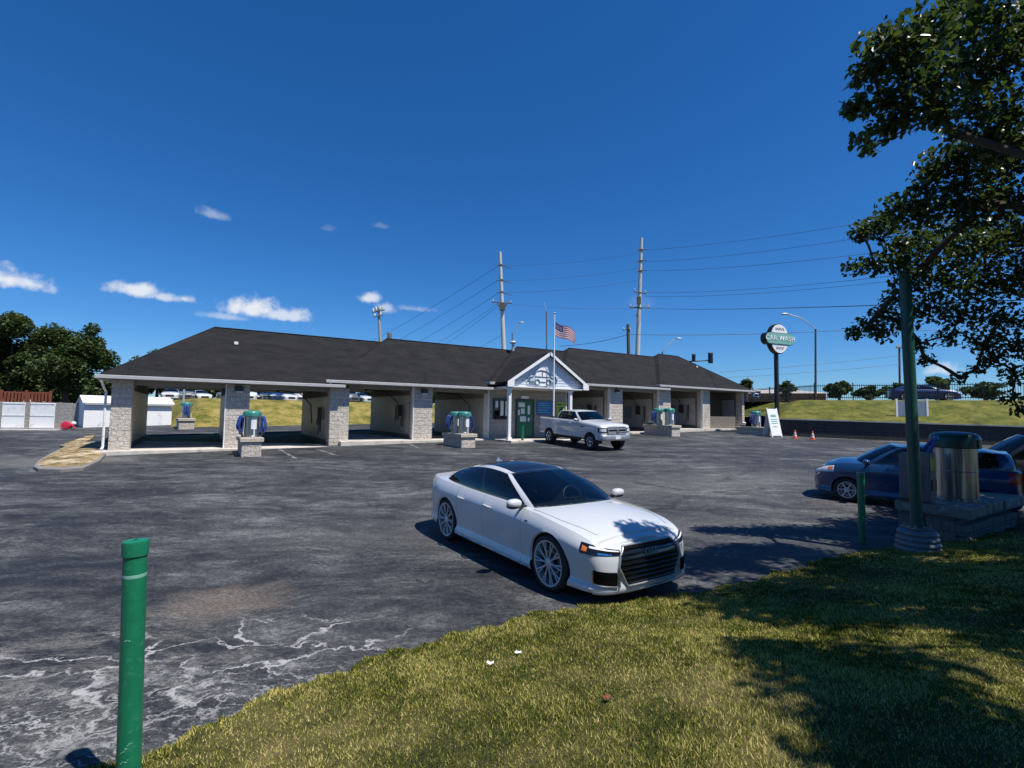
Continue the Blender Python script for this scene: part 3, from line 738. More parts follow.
b = MB(); b.bbox((-.1, -.026, -.3), (.2, -.022, .1)); b.bbox((-.25, -.026, .2), (.1, -.022, .3)); b.build('print_block', MAT['green_door'], g)
g = on_wall('notice_sign', 23.3, -.02, 3.3, label='white notice board on the upper pillar behind the pickup', cat='sign')
b = MB(); b.bbox((-.14, -.02, -.28), (.14, 0, .28)); b.build('sign_sheet', MAT['paper'], g)
b = MB(); [b.bbox((-.1, -.025, z), (.1, -.022, z + .04)) for z in (-.18, -.08, .02, .12)]; b.build('print_lines', MAT['navy'], g)
g = on_wall('pillar_notice', 32.5, -.02, 3.15, label='pale notices on the stone pillar right of the second vacuum pair', cat='sign')
b = MB(); b.bbox((-.2, -.02, -.1), (.2, 0, .3)); b.bbox((-.12, -.02, -.55), (.16, 0, -.2)); b.build('sign_sheet', MAT['paper'], g)
b = MB(); b.bbox((-.15, -.024, .0), (.1, -.021, .1)); b.bbox((-.08, -.024, -.45), (.1, -.021, -.3)); b.build('print_block', MAT['dark_frame'], g)

# ================================================================== VEHICLES
def pch(pairs):
    xs = np.array([p[0] for p in pairs], float); ys = np.array([p[1] for p in pairs], float)
    o = np.argsort(xs); xs, ys = xs[o], ys[o]; h = np.diff(xs); d = np.diff(ys) / h; m = np.zeros_like(ys)
    for i in range(1, len(xs) - 1):
        m[i] = 0 if d[i - 1] * d[i] <= 0 else 2 * d[i - 1] * d[i] / (d[i - 1] + d[i])
    m[0], m[-1] = d[0], d[-1]
    def f(x):
        x = np.clip(np.asarray(x, float), xs[0], xs[-1]); i = np.clip(np.searchsorted(xs, x) - 1, 0, len(xs) - 2)
        t = (x - xs[i]) / h[i]; t2, t3 = t * t, t ** 3
        return (2 * t3 - 3 * t2 + 1) * ys[i] + (t3 - 2 * t2 + t) * h[i] * m[i] + (-2 * t3 + 3 * t2) * ys[i + 1] + (t3 - t2) * h[i] * m[i + 1]
    return f
sstep = lambda x, a, b: (lambda t: t * t * (3 - 2 * t))(np.clip((x - a) / (b - a), 0, 1))

class Shell:
    def __init__(s, sp):
        s.sp = sp; s.ol = np.array(sp['outline'], float); s.n = len(s.ol) - 1
        s.zb, s.zsh, s.cr = pch(sp['zb']), pch(sp['zsh']), pch(sp['crown'])
        s.pr = {k: (pch([(a, b) for a, b, c in sp[k]]), pch([(a, c) for a, b, c in sp[k]])) for k in ('front', 'side', 'rear')}
        s.td = np.linspace(0, s.n, 1200); s.od = s.outline(s.td)
        s.ymax_i = int(np.argmax(s.od[:, 1]))
        if 'base' in sp: s.setup_gh()
    def outline(s, t):
        o = catmull(s.ol, t); o[:, 1] = np.maximum(o[:, 1], 0); return o
    def t_x(s, x): return np.interp(-np.asarray(x, float), -s.od[:, 0], s.td)
    def t_y(s, y): return np.interp(np.asarray(y, float), s.od[:s.ymax_i, 1], s.td[:s.ymax_i])
    def t_yr(s, y): return np.interp(np.asarray(y, float), s.od[s.ymax_i:, 1][::-1], s.td[s.ymax_i:][::-1])
    def side(s, t, v):
        t = np.asarray(t, float); v = np.asarray(v, float); t, v = np.broadcast_arrays(t, v); sh = t.shape; t = t.ravel(); v = v.ravel()
        e = 1e-3; p = s.outline(t); q = s.outline(np.clip(t + e, 0, s.n)) - s.outline(np.clip(t - e, 0, s.n))
        q /= np.maximum(np.linalg.norm(q, axis=1, keepdims=True), 1e-9)
        nr = np.column_stack([-q[:, 1], q[:, 0]]); nr = -nr
        nr = np.where((nr[:, :1] * (p[:, :1] - p[:, :1]) + nr[:, 1:] * 1) * 0 == 0, nr, nr)
        # outward: away from the long axis / towards the nearer end
        mid = (s.ol[0, 0] + s.ol[-1, 0]) / 2
        sg = np.sign(nr[:, 0] * (p[:, 0] - mid) * .2 + nr[:, 1] * p[:, 1]); sg[sg == 0] = 1; nr = nr * sg[:, None]
        fw = sstep(nr[:, 0], .35, .9); rw = sstep(-nr[:, 0], .35, .9); sw = 1 - fw - rw
        ins = sw * s.pr['side'][0](v) + fw * s.pr['front'][0](v) + rw * s.pr['rear'][0](v)
        zf = sw * s.pr['side'][1](v) + fw * s.pr['front'][1](v) + rw * s.pr['rear'][1](v)
        xy = p - nr * ins[:, None]; xy[:, 1] = np.where((p[:, 1] < 1e-6), 0, np.maximum(xy[:, 1], 0))
        zb, zt = s.zb(p[:, 0]), s.zsh(p[:, 0])
        return np.column_stack([xy, zb + zf * (zt - zb)]).reshape(sh + (3,))
    def at_z(s, t, z, off=0.0):
        t = np.asarray(t, float); z = np.asarray(z, float); t, z = np.broadcast_arrays(t, z); sh = t.shape; t = t.ravel(); z = z.ravel()
        vs = np.linspace(0, 1, 90); P = s.side(np.repeat(t[:, None], 90, 1), np.repeat(vs[None], len(t), 0))
        v = np.array([np.interp(z[i], P[i, :, 2], vs) for i in range(len(t))])
        p = s.side(t, v)
        if off:
            a = s.side(np.clip(t + .01, 0, s.n), v) - s.side(np.clip(t - .01, 0, s.n), v); b_ = s.side(t, np.clip(v + .01, 0, 1)) - s.side(t, np.clip(v - .01, 0, 1))
            n = np.cross(a, b_); n /= np.maximum(np.linalg.norm(n, axis=1, keepdims=True), 1e-9)
            c = p - np.array(((s.ol[0, 0] + s.ol[-1, 0]) / 2, 0, .55)); c[:, 0] *= .25
            sg = np.sign((n * c).sum(1)); sg[sg == 0] = 1; p = p + n * sg[:, None] * off
        return p.reshape(sh + (3,))
    def ysh(s, x): return s.side(s.t_x(x), np.ones_like(np.asarray(x, float)))[..., 1]
    def topz(s, x, y):
        x = np.asarray(x, float); ys = np.maximum(s.ysh(x), .05); q = np.clip(np.abs(y) / ys, 0, 1)
        return s.zsh(x) + s.cr(x) * (1 - q ** 2.2)
    def top(s, t, q):
        e = s.side(t, np.ones_like(t)); q = np.asarray(q, float); y = e[..., 1] * q
        return np.stack([e[..., 0], y, e[..., 2] + s.cr(e[..., 0]) * (1 - np.abs(q) ** 2.2)], -1)
    # greenhouse
    def setup_gh(s):
        B = np.array(s.sp['base'], float); Rf = np.array(s.sp['roof'], float)
        zz = s.topz(B[:, 0], B[:, 1]) - .012
        s.B = np.column_stack([B[:, :2], zz]); s.R = Rf; s.gn = len(B) - 1
    def gh(s, u, v, off=0.0):
        u = np.asarray(u, float); v = np.asarray(v, float); u, v = np.broadcast_arrays(u, v); sh = u.shape; u = u.ravel(); v = v.ravel()
        def ev(u, v):
            a = catmull(s.B, u); r = catmull(s.R, u); a[:, 1] = np.maximum(a[:, 1], 0); r[:, 1] = np.maximum(r[:, 1], 0)
            p = a + (r - a) * v[:, None]
            c = np.column_stack([p[:, 0] - s.sp['ghc'], p[:, 1] * 2.2, np.zeros(len(p))]); c /= np.maximum(np.linalg.norm(c, axis=1, keepdims=True), 1e-9)
            c[:, 2] = .5
            return p + c * (s.sp.get('bulge', .035) * 4 * v * (1 - v))[:, None]
        p = ev(u, v)
        if off:
            a = ev(np.clip(u + .01, 0, s.gn), v) - ev(np.clip(u - .01, 0, s.gn), v); b_ = ev(u, np.clip(v + .02, 0, 1)) - ev(u, np.clip(v - .02, 0, 1))
            n = np.cross(a, b_); n /= np.maximum(np.linalg.norm(n, axis=1, keepdims=True), 1e-9)
            sg = np.sign((n * (p - np.array((s.sp['ghc'], 0, .8)))).sum(1)); sg[sg == 0] = 1; p = p + n * sg[:, None] * off
        return p.reshape(sh + (3,))
    def roofp(s, u, q, off=0.0):
        r = catmull(s.R, np.ravel(u)).reshape(np.shape(u) + (3,)); y = np.maximum(r[..., 1], 0) * q
        x = r[..., 0]; x0, x1 = s.R[0, 0], s.R[-1, 0]; k = np.clip((x0 - x) / (x0 - x1), 0, 1)
        ymax = s.R[:, 1].max(); z = r[..., 2] + s.sp['roofcrown'] * (1 - np.abs(y / ymax) ** 2.2) * np.minimum(1, 4.0 * k * (1 - k) + .0) - 0 + off
        return np.stack([x, y, z], -1)

def mir(P): Q = np.array(P); Q[..., 1] *= -1; return Q
def add2(b, P, mi=0, mask=None, orient=None):
    """grid on the left side and its mirror; faces turned outwards"""
    c = np.asarray(P)
    a = c[1:, :-1] - c[:-1, :-1]; d = c[:-1, 1:] - c[:-1, :-1]; n = np.cross(a, d).reshape(-1, 3).sum(0)
    ref = orient if orient is not None else np.array([0, 1, .0])
    fl = (n * ref).sum() < 0
    b.grid(c, mi, flip=fl, mask=mask); b.grid(mir(c), mi, flip=not fl, mask=mask)
def add1(b, P, side, mi=0, mask=None, orient=(0, 1, 0)):
    c = np.asarray(P); a = c[1:, :-1] - c[:-1, :-1]; d = c[:-1, 1:] - c[:-1, :-1]; n = np.cross(a, d).reshape(-1, 3).sum(0)
    fl = (n * np.array(orient)).sum() < 0
    if side > 0: b.grid(c, mi, flip=fl, mask=mask)
    else: b.grid(mir(c), mi, flip=not fl, mask=mask)

def ellipsoid(b, c, r, n=16, m=10, mi=0, p=1.0):
    V = []; Fs = []
    for i in range(m + 1):
        th = math.pi * i / m
        for k in range(n):
            ph = 2 * math.pi * k / n
            q = [math.sin(th) * math.cos(ph), math.sin(th) * math.sin(ph), math.cos(th)]
            q = [math.copysign(abs(w) ** p, w) for w in q]
            V.append((c[0] + r[0] * q[0], c[1] + r[1] * q[1], c[2] + r[2] * q[2]))
    for i in range(m):
        for k in range(n):
            k2 = (k + 1) % n; Fs.append((i * n + k, (i + 1) * n + k, (i + 1) * n + k2, i * n + k2))
    b.add(V, Fs, mi)

def make_wheel(root, x, y, sp, q):
    r, w = sp['wr'], sp['ww']; sg = 1 if y > 0 else -1; n = 48 if q > .7 else 20
    b = MB(); rr = sp['rimr']
    prof = [(rr - .02, -w / 2 + .02), (rr, -w / 2 + .004), (rr + .03, -w / 2), (r - .03, -w / 2 + .006), (r - .008, -w / 2 + .025), (r, -w / 2 + .06), (r, w / 2 - .06), (r - .008, w / 2 - .025), (r - .03, w / 2 - .006), (rr + .03, w / 2), (rr, w / 2 - .004), (rr - .02, w / 2 - .02)]
    b.lathe(prof, n, axis='Y', caps=False)
    o = b.build('wheel', MAT['tyre'], root, smooth=40); o.location = (x, y, r)
    b = MB(); f = sg * (w / 2)
    b.lathe([(rr - .002, f - sg * .02), (rr - .002, f - sg * .005), (rr - .022, f - sg * .008), (rr - .03, f - sg * .05), (rr - .03, f - sg * .16)], n, axis='Y', caps=False, mi=0)
    b.lathe([(.001, f - sg * .10), (rr - .031, f - sg * .10)], n, axis='Y', caps=False, mi=1)
    b.lathe([(.12, f - sg * .085), (.16, f - sg * .082), (.16, f - sg * .095)], 20, axis='Y', caps=False, mi=2)      # brake disc edge
    ns = sp['spokes']
    for k in range(ns):
        a = 2 * math.pi * k / ns
        for da in ((-.10, .10) if sp['split'] else (0,)):
            p0 = (.05 * math.cos(a), f - sg * .022, .05 * math.sin(a))
            a2 = a + da * 1.0; p1 = ((rr - .012) * math.cos(a2), f - sg * .014, (rr - .012) * math.sin(a2))
            pm = ((.45 * rr) * math.cos(a + da * .35), f - sg * .018, (.45 * rr) * math.sin(a + da * .35))
            b.tube([p0, pm, p1], [sp['sw'] * .9, sp['sw'] * .8, sp['sw']], 6, mi=0)
    b.lathe([(.001, f - sg * .006), (.05, f - sg * .008), (.065, f - sg * .02), (.065, f - sg * .06)], 20, axis='Y', caps=False, mi=0)
    b.build('rim', [MAT[sp['rimmat']], MAT['rim_dark'], MAT['steel_dull']], o, smooth=40)
    return o

def build_vehicle(name, sp, loc, rz, label, cat, q=1.0, group=None, tilt=0.0):
    S = Shell(sp); root = empty(name, loc, rz, label, cat, group)
    if tilt:                                    # stand on the sloping lot with all four wheels
        wb = sp['wheels'][0] - sp['wheels'][1]; h = Vector((math.cos(rz), math.sin(rz), 0)); r_ = Vector((loc[0], loc[1], 0)) - h * wb
        mid = (zl(loc[0] - h.x * wb / 2, loc[1] - h.y * wb / 2 + .5) - zl(loc[0] - h.x * wb / 2, loc[1] - h.y * wb / 2 - .5))
        nrm = Vector((0, -mid, 1)).normalized(); fx = Vector((h.x, h.y, (zl(loc[0], loc[1]) - zl(r_.x, r_.y)) / wb)).normalized(); ly = nrm.cross(fx).normalized(); nz = fx.cross(ly)
        root.rotation_euler = Matrix((fx, ly, nz)).transposed().to_euler()
        root.location.z = zl(loc[0], loc[1]) + .003
    paint = MAT[sp['paint']]
    cell = .035 / q
    xs_w = sp['wheels']; ar = sp['arch']; wr = sp['wr']
    def tgrid(t0, t1):
        p = S.outline(np.linspace(t0, t1, 200)); L = np.concatenate([[0], np.cumsum(np.linalg.norm(np.diff(p, axis=0), axis=1))])
        n = max(2, int(L[-1] / cell)); return np.interp(np.linspace(0, L[-1], n + 1), L, np.linspace(t0, t1, 200))
    def vgrid(v0, v1): return np.linspace(v0, v1, max(2, int((v1 - v0) * 26 * max(q, .45))) + 1)
    def side_patch(t0, t1, v0, v1):
        tg, vg = tgrid(t0, t1), vgrid(v0, v1); P = S.side(tg[:, None] + 0 * vg[None], vg[None] + 0 * tg[:, None])
        mask = np.ones((len(tg) - 1, len(vg) - 1), bool)
        if sp.get('arches', True):
            for wx in xs_w:
                cx = (P[1:, 1:, 0] + P[:-1, :-1, 0]) / 2; cz = (P[1:, 1:, 2] + P[:-1, :-1, 2]) / 2; ny = P[1:, 1:, 1] > .5
                mask &= ~((np.hypot(cx - wx, cz - wr) < ar) & ny)
            keep = np.zeros(P.shape[:2], bool); drop = np.zeros(P.shape[:2], bool)
            for i in range(mask.shape[0]):
                for j in range(mask.shape[1]):
                    (keep if mask[i, j] else drop)[i:i + 2, j:j + 2] = True
            bd = keep & drop
            for wx in xs_w:
                dx, dz = P[..., 0] - wx, P[..., 2] - wr; rr = np.hypot(dx, dz); sel = bd & (rr < ar + .2) & (P[..., 1] > .5)
                k = np.where(sel, ar / np.maximum(rr, 1e-6), 1); P[..., 0] = wx + dx * k; P[..., 2] = np.where(sel, wr + dz * k, P[..., 2])
        return P, mask
    body = MB()      # material slots: 0 paint, 1 dark lining
    doors = sp.get('doors', []); g = .004
    bounds = []
    tF, tR = 0.0, float(S.n)
    if doors and q > .7:
        vr = sp['rocker_v']
        ts = [(float(S.t_x(a)), float(S.t_x(c))) for a, c in doors]
        P, m = side_patch(tF, ts[0][0] - g, 0, 1); add2(body, P, 0, m)
        P, m = side_patch(ts[0][0] - g, ts[-1][1] + g, 0, vr - .006); add2(body, P, 0, m)
        P, m = side_patch(ts[-1][1] + g, tR, 0, 1); add2(body, P, 0, m)
        for (t0, t1) in ts:
            for sd in (1, -1):
                b = MB(); P, m = side_patch(t0 + g * .5, t1 - g * .5, vr + .004, 1); add1(b, P, sd, 0, m)
                d = b.build('door', paint, root, smooth=35)
                p = None
                hx = sp['outline'][0][0]
                xa = S.outline(np.array([t0]))[0, 0]; xb = S.outline(np.array([t1]))[0, 0]
                hx = xb + .16; hz = sp['handle_z']
                pts = S.at_z(S.t_x(np.linspace(hx + .11, hx - .11, 7)), np.full(7, hz) + np.linspace(0, .01, 7), .028)
                pts[0] -= (0, .022, 0); pts[-1] -= (0, .022, 0)
                if sd < 0: pts = mir(pts)
                b = MB(); b.tube(pts, [.010, .016, .018, .018, .018, .016, .010], 8); b.build('handle', MAT[sp.get('handle_mat', sp['paint'])], d, smooth=50)
        # dark lining behind the shut lines
        tg = np.linspace(ts[0][0] - .3, ts[-1][1] + .3, 40); vg = np.linspace(.12, .99, 12); P = S.side(tg[:, None] + 0 * vg[None], vg[None] + 0 * tg[:, None]); P[..., 1] -= .03; add2(body, P, 1)
    else:
        P, m = side_patch(tF, tR, 0, 1); add2(body, P, 0, m)
    # top (hood, deck)
    tg = tgrid(.0, tR); qg = np.linspace(-1, 1, int(24 * max(q, .5)) + 1)
    P = S.top(tg[:, None] + 0 * qg[None], qg[None] + 0 * tg[:, None])
    mask = None
    if 'base' in sp:
        ux = np.linspace(0, S.gn, 120); bo = catmull(S.B, ux)[:, :2]
        poly = np.vstack([bo, mir(bo)[::-1]])
        cx = (P[1:, 1:, 0] + P[:-1, :-1, 0]) / 2; cy = (P[1:, 1:, 1] + P[:-1, :-1, 1]) / 2
        cc = np.array((sp['ghc'], 0)); pp = cc + (poly - cc) * .94
        ins = np.zeros(cx.shape, bool); j = len(pp) - 1
        for i in range(len(pp)):
            xi, yi = pp[i]; xj, yj = pp[j]
            if abs(yj - yi) > 1e-12: ins ^= ((yi > cy) != (yj > cy)) & (cx < (xj - xi) * (cy - yi) / (yj - yi) + xi)
            j = i
        mask = ~ins
        if 'bed' in sp: mask &= ~((cx < sp['bed'][0]) & (cx > sp['bed'][1]) & (np.abs(cy) < sp['bed'][2]))
    a = P[1:, :-1] - P[:-1, :-1]; d = P[:-1, 1:] - P[:-1, :-1]; fl = np.cross(a, d)[..., 2].sum() < 0
    body.grid(P, 0, flip=fl, mask=mask)
    # floor, wheel wells
    x0, x1 = sp['outline'][0][0] - .15, sp['outline'][-1][0] + .15; zf = sp['floor']
    hw = max(p[1] for p in sp['outline'])
    body.bbox((x0, -hw + .32, zf), (x1, hw - .32, zf + .12), 1)
    body.bbox((xs_w[0] - ar - .02, -hw + .09, zf), (xs_w[1] + ar + .02, hw - .09, zf + .10), 1)
    for wx in xs_w:
        for sd in (1, -1):
            th = np.linspace(-.15, math.pi + .15, 30); xx = wx + (ar - .001) * np.cos(th); zz = wr + (ar - .001) * np.sin(th)
            pts = S.at_z(S.t_x(xx), zz, -.004); yy = pts[:, 1]
            rows = [np.column_stack([xx, yy, zz]), np.column_stack([wx + (ar - .014) * np.cos(th), yy - .012, wr + (ar - .014) * np.sin(th)]), np.column_stack([wx + (ar - .01) * np.cos(th), yy - .04, wr + (ar - .01) * np.sin(th)]), np.column_stack([xx, np.full_like(xx, hw - .42), zz])]
            for k, mi in ((0, 0), (1, 1), (2, 1)):
                Q = np.array([rows[k], rows[k + 1]]); body.grid(Q if sd > 0 else mir(Q), mi, flip=(sd > 0))
            n = len(th); V = [(wx, hw - .42, wr)] + [tuple(r) for r in rows[3]]
            V = np.array(V); body.add(V if sd > 0 else mir(V), [(0, i, i + 1) for i in range(1, n)], 1)
    if 'base' in sp:
        W = sp['win']
        ul = sorted(set(np.round(np.concatenate([np.linspace(0, S.gn, int(90 * max(q, .4))), np.array([x for w in W.values() for x in w[:2]])]), 5)))
        vl = sorted(set(np.round(np.concatenate([np.linspace(0, 1, int(18 * max(q, .45))), np.array([x for w in W.values() for x in w[2:4]])]), 5)))
        ul, vl = np.array(ul), np.array(vl); P = S.gh(ul[:, None] + 0 * vl[None], vl[None] + 0 * ul[:, None])
        mask = np.ones((len(ul) - 1, len(vl) - 1), bool); cu = (ul[1:] + ul[:-1]) / 2; cv = (vl[1:] + vl[:-1]) / 2
        for w in W.values(): mask &= ~(((cu > w[0]) & (cu < w[1]))[:, None] & ((cv > w[2]) & (cv < w[3]))[None])
        add2(body, P, 0, mask, orient=np.array((0, 1, .6)))
        uu = np.linspace(0, S.gn, int(60 * max(q, .5))); qq = np.linspace(-1, 1, int(16 * max(q, .5)) + 1)
        P = S.roofp(uu[:, None] + 0 * qq[None], qq[None] + 0 * uu[:, None])
        a = P[1:, :-1] - P[:-1, :-1]; d = P[:-1, 1:] - P[:-1, :-1]; body.grid(P, 0, flip=np.cross(a, d)[..., 2].sum() < 0)
    body.build('body', [paint, MAT['interior']], root, smooth=32)
    if 'base' in sp:
        # glass
        for wn, w in W.items():
            us = np.linspace(w[0] - .03, w[1] + .03, int(24 * max(q, .4))); us = np.clip(us, 0, S.gn); vs = np.linspace(w[2] - .015, w[3] + .015, 8)
            P = S.gh(us[:, None] + 0 * vs[None], vs[None] + 0 * us[:, None], .004)
            full = w[0] <= 0 or w[1] >= S.gn
            nm = 'windshield' if w[0] <= 0 else ('rear_window' if w[1] >= S.gn else 'side_window')
            gm = MAT['glass_wind'] if nm == 'windshield' else MAT['glass_dark']
            if full:
                b = MB(); add2(b, P, orient=np.array(((1 if w[0] <= 0 else -1), .3, .6))); b.build(nm, gm, root, smooth=60)
            else:
                for sd in (1, -1):
                    b = MB(); add1(b, P, sd, orient=(0, 1, .4)); b.build(nm, gm, root, smooth=60)
        if q > .7:
            # black surround of the side windows
            for sd in (1, -1):
                b = MB(); sw = [w for k, w in W.items() if 0 < w[0] and w[1] < S.gn]
                u0, u1, v0, v1 = min(w[0] for w in sw) - .07, max(w[1] for w in sw) + .09, min(w[2] for w in sw) - .05, max(w[3] for w in sw) + .05
                for (a0, a1, c0, c1) in [(u0, u1, v0, v0 + .05), (u0, u1, v1 - .05, v1), (u0, u0 + .09, v0, v1), (u1 - .10, u1, v0, v1)] + [(sw[i][1] - .01, sw[i + 1][0] + .01, v0, v1) for i in range(len(sw) - 1)]:
                    us = np.linspace(a0, a1, max(3, int(abs(a1 - a0) * 14))); vs = np.linspace(c0, c1, 3 if c1 - c0 < .1 else 9)
                    add1(b, S.gh(us[:, None] + 0 * vs[None], vs[None] + 0 * us[:, None], .0062), sd, orient=(0, 1, .4))
                b.build('window_trim', MAT['gloss_black'], root, smooth=60)
            # cabin
            b = MB(); xa, xb = sp['cabin']; zt = float(S.zsh(xa)); wy = hw - .26
            b.bbox((xa, -wy, zf + .13), (xb, wy, zf + .2))
            b.box(((xa - .28), 0, zt - .06), (.62, wy * 2, .10), ry=-.08)
            for px in sp['seats']:
                for y in (-.38, .38):
                    ellipsoid(b, (px, y, zt - .25), (.14, .25, .42), p=.7); ellipsoid(b, (px - .07, y, zt + .27), (.06, .13, .10), p=.8); b.tube([(px - .05, y, zt), (px - .07, y, zt + .25)], .02, 6)
            cab = b.build('cabin', MAT['interior'], root, smooth=50)
            b = MB(); c = Vector((xa - .62, .38, zt + .0)); b.tube([(c.x - .18 * math.cos(q_) * .45, c.y + .18 * math.sin(q_), c.z + .18 * math.cos(q_) * .9) for q_ in np.linspace(0, 2 * math.pi, 25)[:-1]], .016, 6, closed=True)
            b.tube([(c.x, c.y - .17, c.z), (c.x + .03, c.y, c.z - .01), (c.x, c.y + .17, c.z)], .014, 6); b.tube([c, (c.x + .3, c.y, c.z - .15)], .03, 6)
            b.build('steering_wheel', MAT['dark_frame'], cab, smooth=50)
    if q > .3:
        for wx in xs_w:
            for sd in (1, -1): make_wheel(root, wx, sd * (hw - sp['ww'] / 2 - .015), sp, q)
    # mirrors
    if q > .5:
        for sd in (1, -1):
            mx, my, mz = sp['mirror']; b = MB()
            ellipsoid(b, (mx, sd * my, mz), (.075, .115, .062), 18, 10, 0, .85)
            mo = b.build('mirror', paint, root, smooth=60)
            b = MB(); b.tube([(mx - .02, sd * (my - .22), mz - .075), (mx - .01, sd * (my - .08), mz - .05)], [.03, .028], 8); ellipsoid(b, (mx - .012, sd * my, mz - .035), (.077, .108, .045), 16, 8, 0, .85); b.build('mirror_foot', MAT['gloss_black'], mo, smooth=50)
    return root, S

def front_patch(S, root, name, t0, t1, zl0, zl1, zu0, zu1, mat, off=.005, sides=(1, -1), n=16, parent=None, m=6, rear=False):
    out = []
    for sd in sides:
        s_ = np.linspace(0, 1, n); t = t0 + (t1 - t0) * s_; lo = zl0 + (zl1 - zl0) * s_; up = zu0 + (zu1 - zu0) * s_
        f = np.linspace(0, 1, m); Z = lo[:, None] + (up - lo)[:, None] * f[None]; P = S.at_z(t[:, None] + 0 * f[None], Z, off)
        b = MB(); add1(b, P, sd, orient=((-1 if rear else 1), .5, 0)); out.append(b.build(name, mat, parent or root, smooth=60))
    return out
def front_line(S, y0, y1, z, off, n=24):
    y = np.linspace(y0, y1, n); P = S.at_z(S.t_y(np.abs(y)), np.full(n, 1.0) * z, off); P[:, 1] *= np.sign(y + 1e-9); return P

PROF_SEDAN = dict(
    side=[(0, .075, 0), (.06, .03, .015), (.16, .008, .10), (.26, .040, .21), (.33, .036, .29), (.48, .018, .46), (.62, .002, .62), (.74, .0, .755), (.79, .004, .80), (.90, .036, .905), (1, .085, 1)],
    front=[(0, .12, 0), (.06, .035, .02), (.14, .0, .09), (.30, .012, .25), (.48, .008, .46), (.62, .015, .64), (.74, .03, .78), (.84, .05, .88), (.92, .08, .95), (1, .14, 1)],
    rear=[(0, .13, 0), (.06, .06, .02), (.16, .02, .12), (.30, .0, .28), (.48, .03, .48), (.62, .035, .64), (.74, .04, .76), (.84, .04, .87), (.92, .03, .95), (1, .06, 1)])
AUDI = dict(PROF_SEDAN, paint='paint_white', outline=[(.915, 0), (.907, .31), (.882, .53), (.822, .72), (.70, .835), (.455, .90), (.1, .932), (-.4, .936), (-1.2, .933), (-2.2, .937), (-2.9, .940), (-3.3, .925), (-3.65, .865), (-3.86, .75), (-3.97, .56), (-4.015, .3), (-4.025, 0)],
    zb=[(-4.1, .26), (-3.4, .20), (-2.9, .17), (.3, .17), (.95, .17)], zsh=[(.92, .705), (.85, .715), (.7, .755), (.4, .828), (0, .885), (-.4, .925), (-1, .95), (-2, .975), (-3, 1.0), (-3.5, 1.02), (-4.03, 1.035)],
    crown=[(.92, .02), (.75, .05), (.4, .075), (0, .085), (-.4, .07), (-1, .03), (-3.3, .03), (-4.03, .015)],
    base=[(-.22, 0), (-.27, .38), (-.40, .64), (-.56, .765), (-.95, .80), (-1.6, .815), (-2.3, .815), (-2.9, .78), (-3.32, .69), (-3.47, .40), (-3.51, 0)],
    roof=[(-1.20, 0, 1.365), (-1.24, .31, 1.352), (-1.32, .49, 1.325), (-1.44, .562, 1.305), (-1.68, .585, 1.335), (-2.0, .590, 1.348), (-2.32, .582, 1.328), (-2.60, .56, 1.288), (-2.80, .50, 1.262), (-2.87, .27, 1.278), (-2.89, 0, 1.288)],
    ghc=-1.9, bulge=.045, roofcrown=.075, win=dict(wind=(0, 2.72, .05, .955), fr=(3.36, 5.15, .10, .90), re=(5.30, 7.55, .10, .90), rear=(8.35, 10, .08, .94)),
    doors=[(-.60, -1.66), (-1.66, -2.50)], rocker_v=.12, handle_z=.815, handle_mat='paint_white', wheels=(0, -2.924), arch=.392, wr=.358, ww=.255, rimr=.288, spokes=10, split=True, sw=.0115, rimmat='rim_silver', floor=.17, cabin=(-.42, -3.1), seats=(-1.55, -2.5), mirror=(-.66, 1.0, 1.01))
CX, CY, CRZ = 1.25, 7.0, -.985
aud, S = build_vehicle('parked_sedan', AUDI, (CX, CY, zl(CX, CY) + .004), CRZ, 'white four-door sedan with black glass roof parked beside the grass', 'car', tilt=1)
# grille
b = MB(); rows = []
for z in np.linspace(.25, .685, 14):
    hw = float(np.interp(z, [.25, .47, .60, .685], [.42, .54, .51, .43])); rows.append(front_line(S, -hw, hw, z, .006, 30))
b.grid(np.array(rows), flip=False); gr = b.build('grille', MAT['gloss_black'], aud, smooth=60)
b = MB()
for z in np.linspace(.285, .66, 8):
    hw = float(np.interp(z, [.25, .47, .60, .685], [.42, .54, .51, .43])) - .02; P = front_line(S, -hw, hw, z, .014, 26); b.tube(P, .0075, 6)
b.build('grille_bars', MAT['black_chrome'], gr, smooth=50)
ring = [(-.42, .25), (.42, .25), (.54, .47), (.51, .60), (.43, .688), (-.43, .688), (-.51, .60), (-.54, .47)]
b = MB(); Q = []
for i in range(len(ring)):
    a, c = ring[i], ring[(i + 1) % len(ring)]
    for f in np.linspace(0, 1, 10)[:-1]: Q.append((a[0] + (c[0] - a[0]) * f, a[1] + (c[1] - a[1]) * f))
Q = np.array(Q); P = S.at_z(S.t_y(np.abs(Q[:, 0])), Q[:, 1], .010); P[:, 1] *= np.sign(Q[:, 0]); b.tube(P, .014, 8, closed=True); b.build('grille_frame', MAT['soft_chrome'], gr, smooth=60)
b = MB()
for k in range(4):
    y0 = -.081 + .054 * k; pts = []
    for q_ in np.linspace(0, 2 * math.pi, 21)[:-1]: pts.append((y0 + .034 * math.cos(q_), .60 + .034 * math.sin(q_)))
    pts = np.array(pts); P = S.at_z(S.t_y(np.abs(pts[:, 0])), pts[:, 1], .026); P[:, 1] *= np.sign(pts[:, 0] + 1e-9); b.tube(P, .005, 6, closed=True)
b.build('ring_emblem', MAT['steel_dull'], gr, smooth=60)
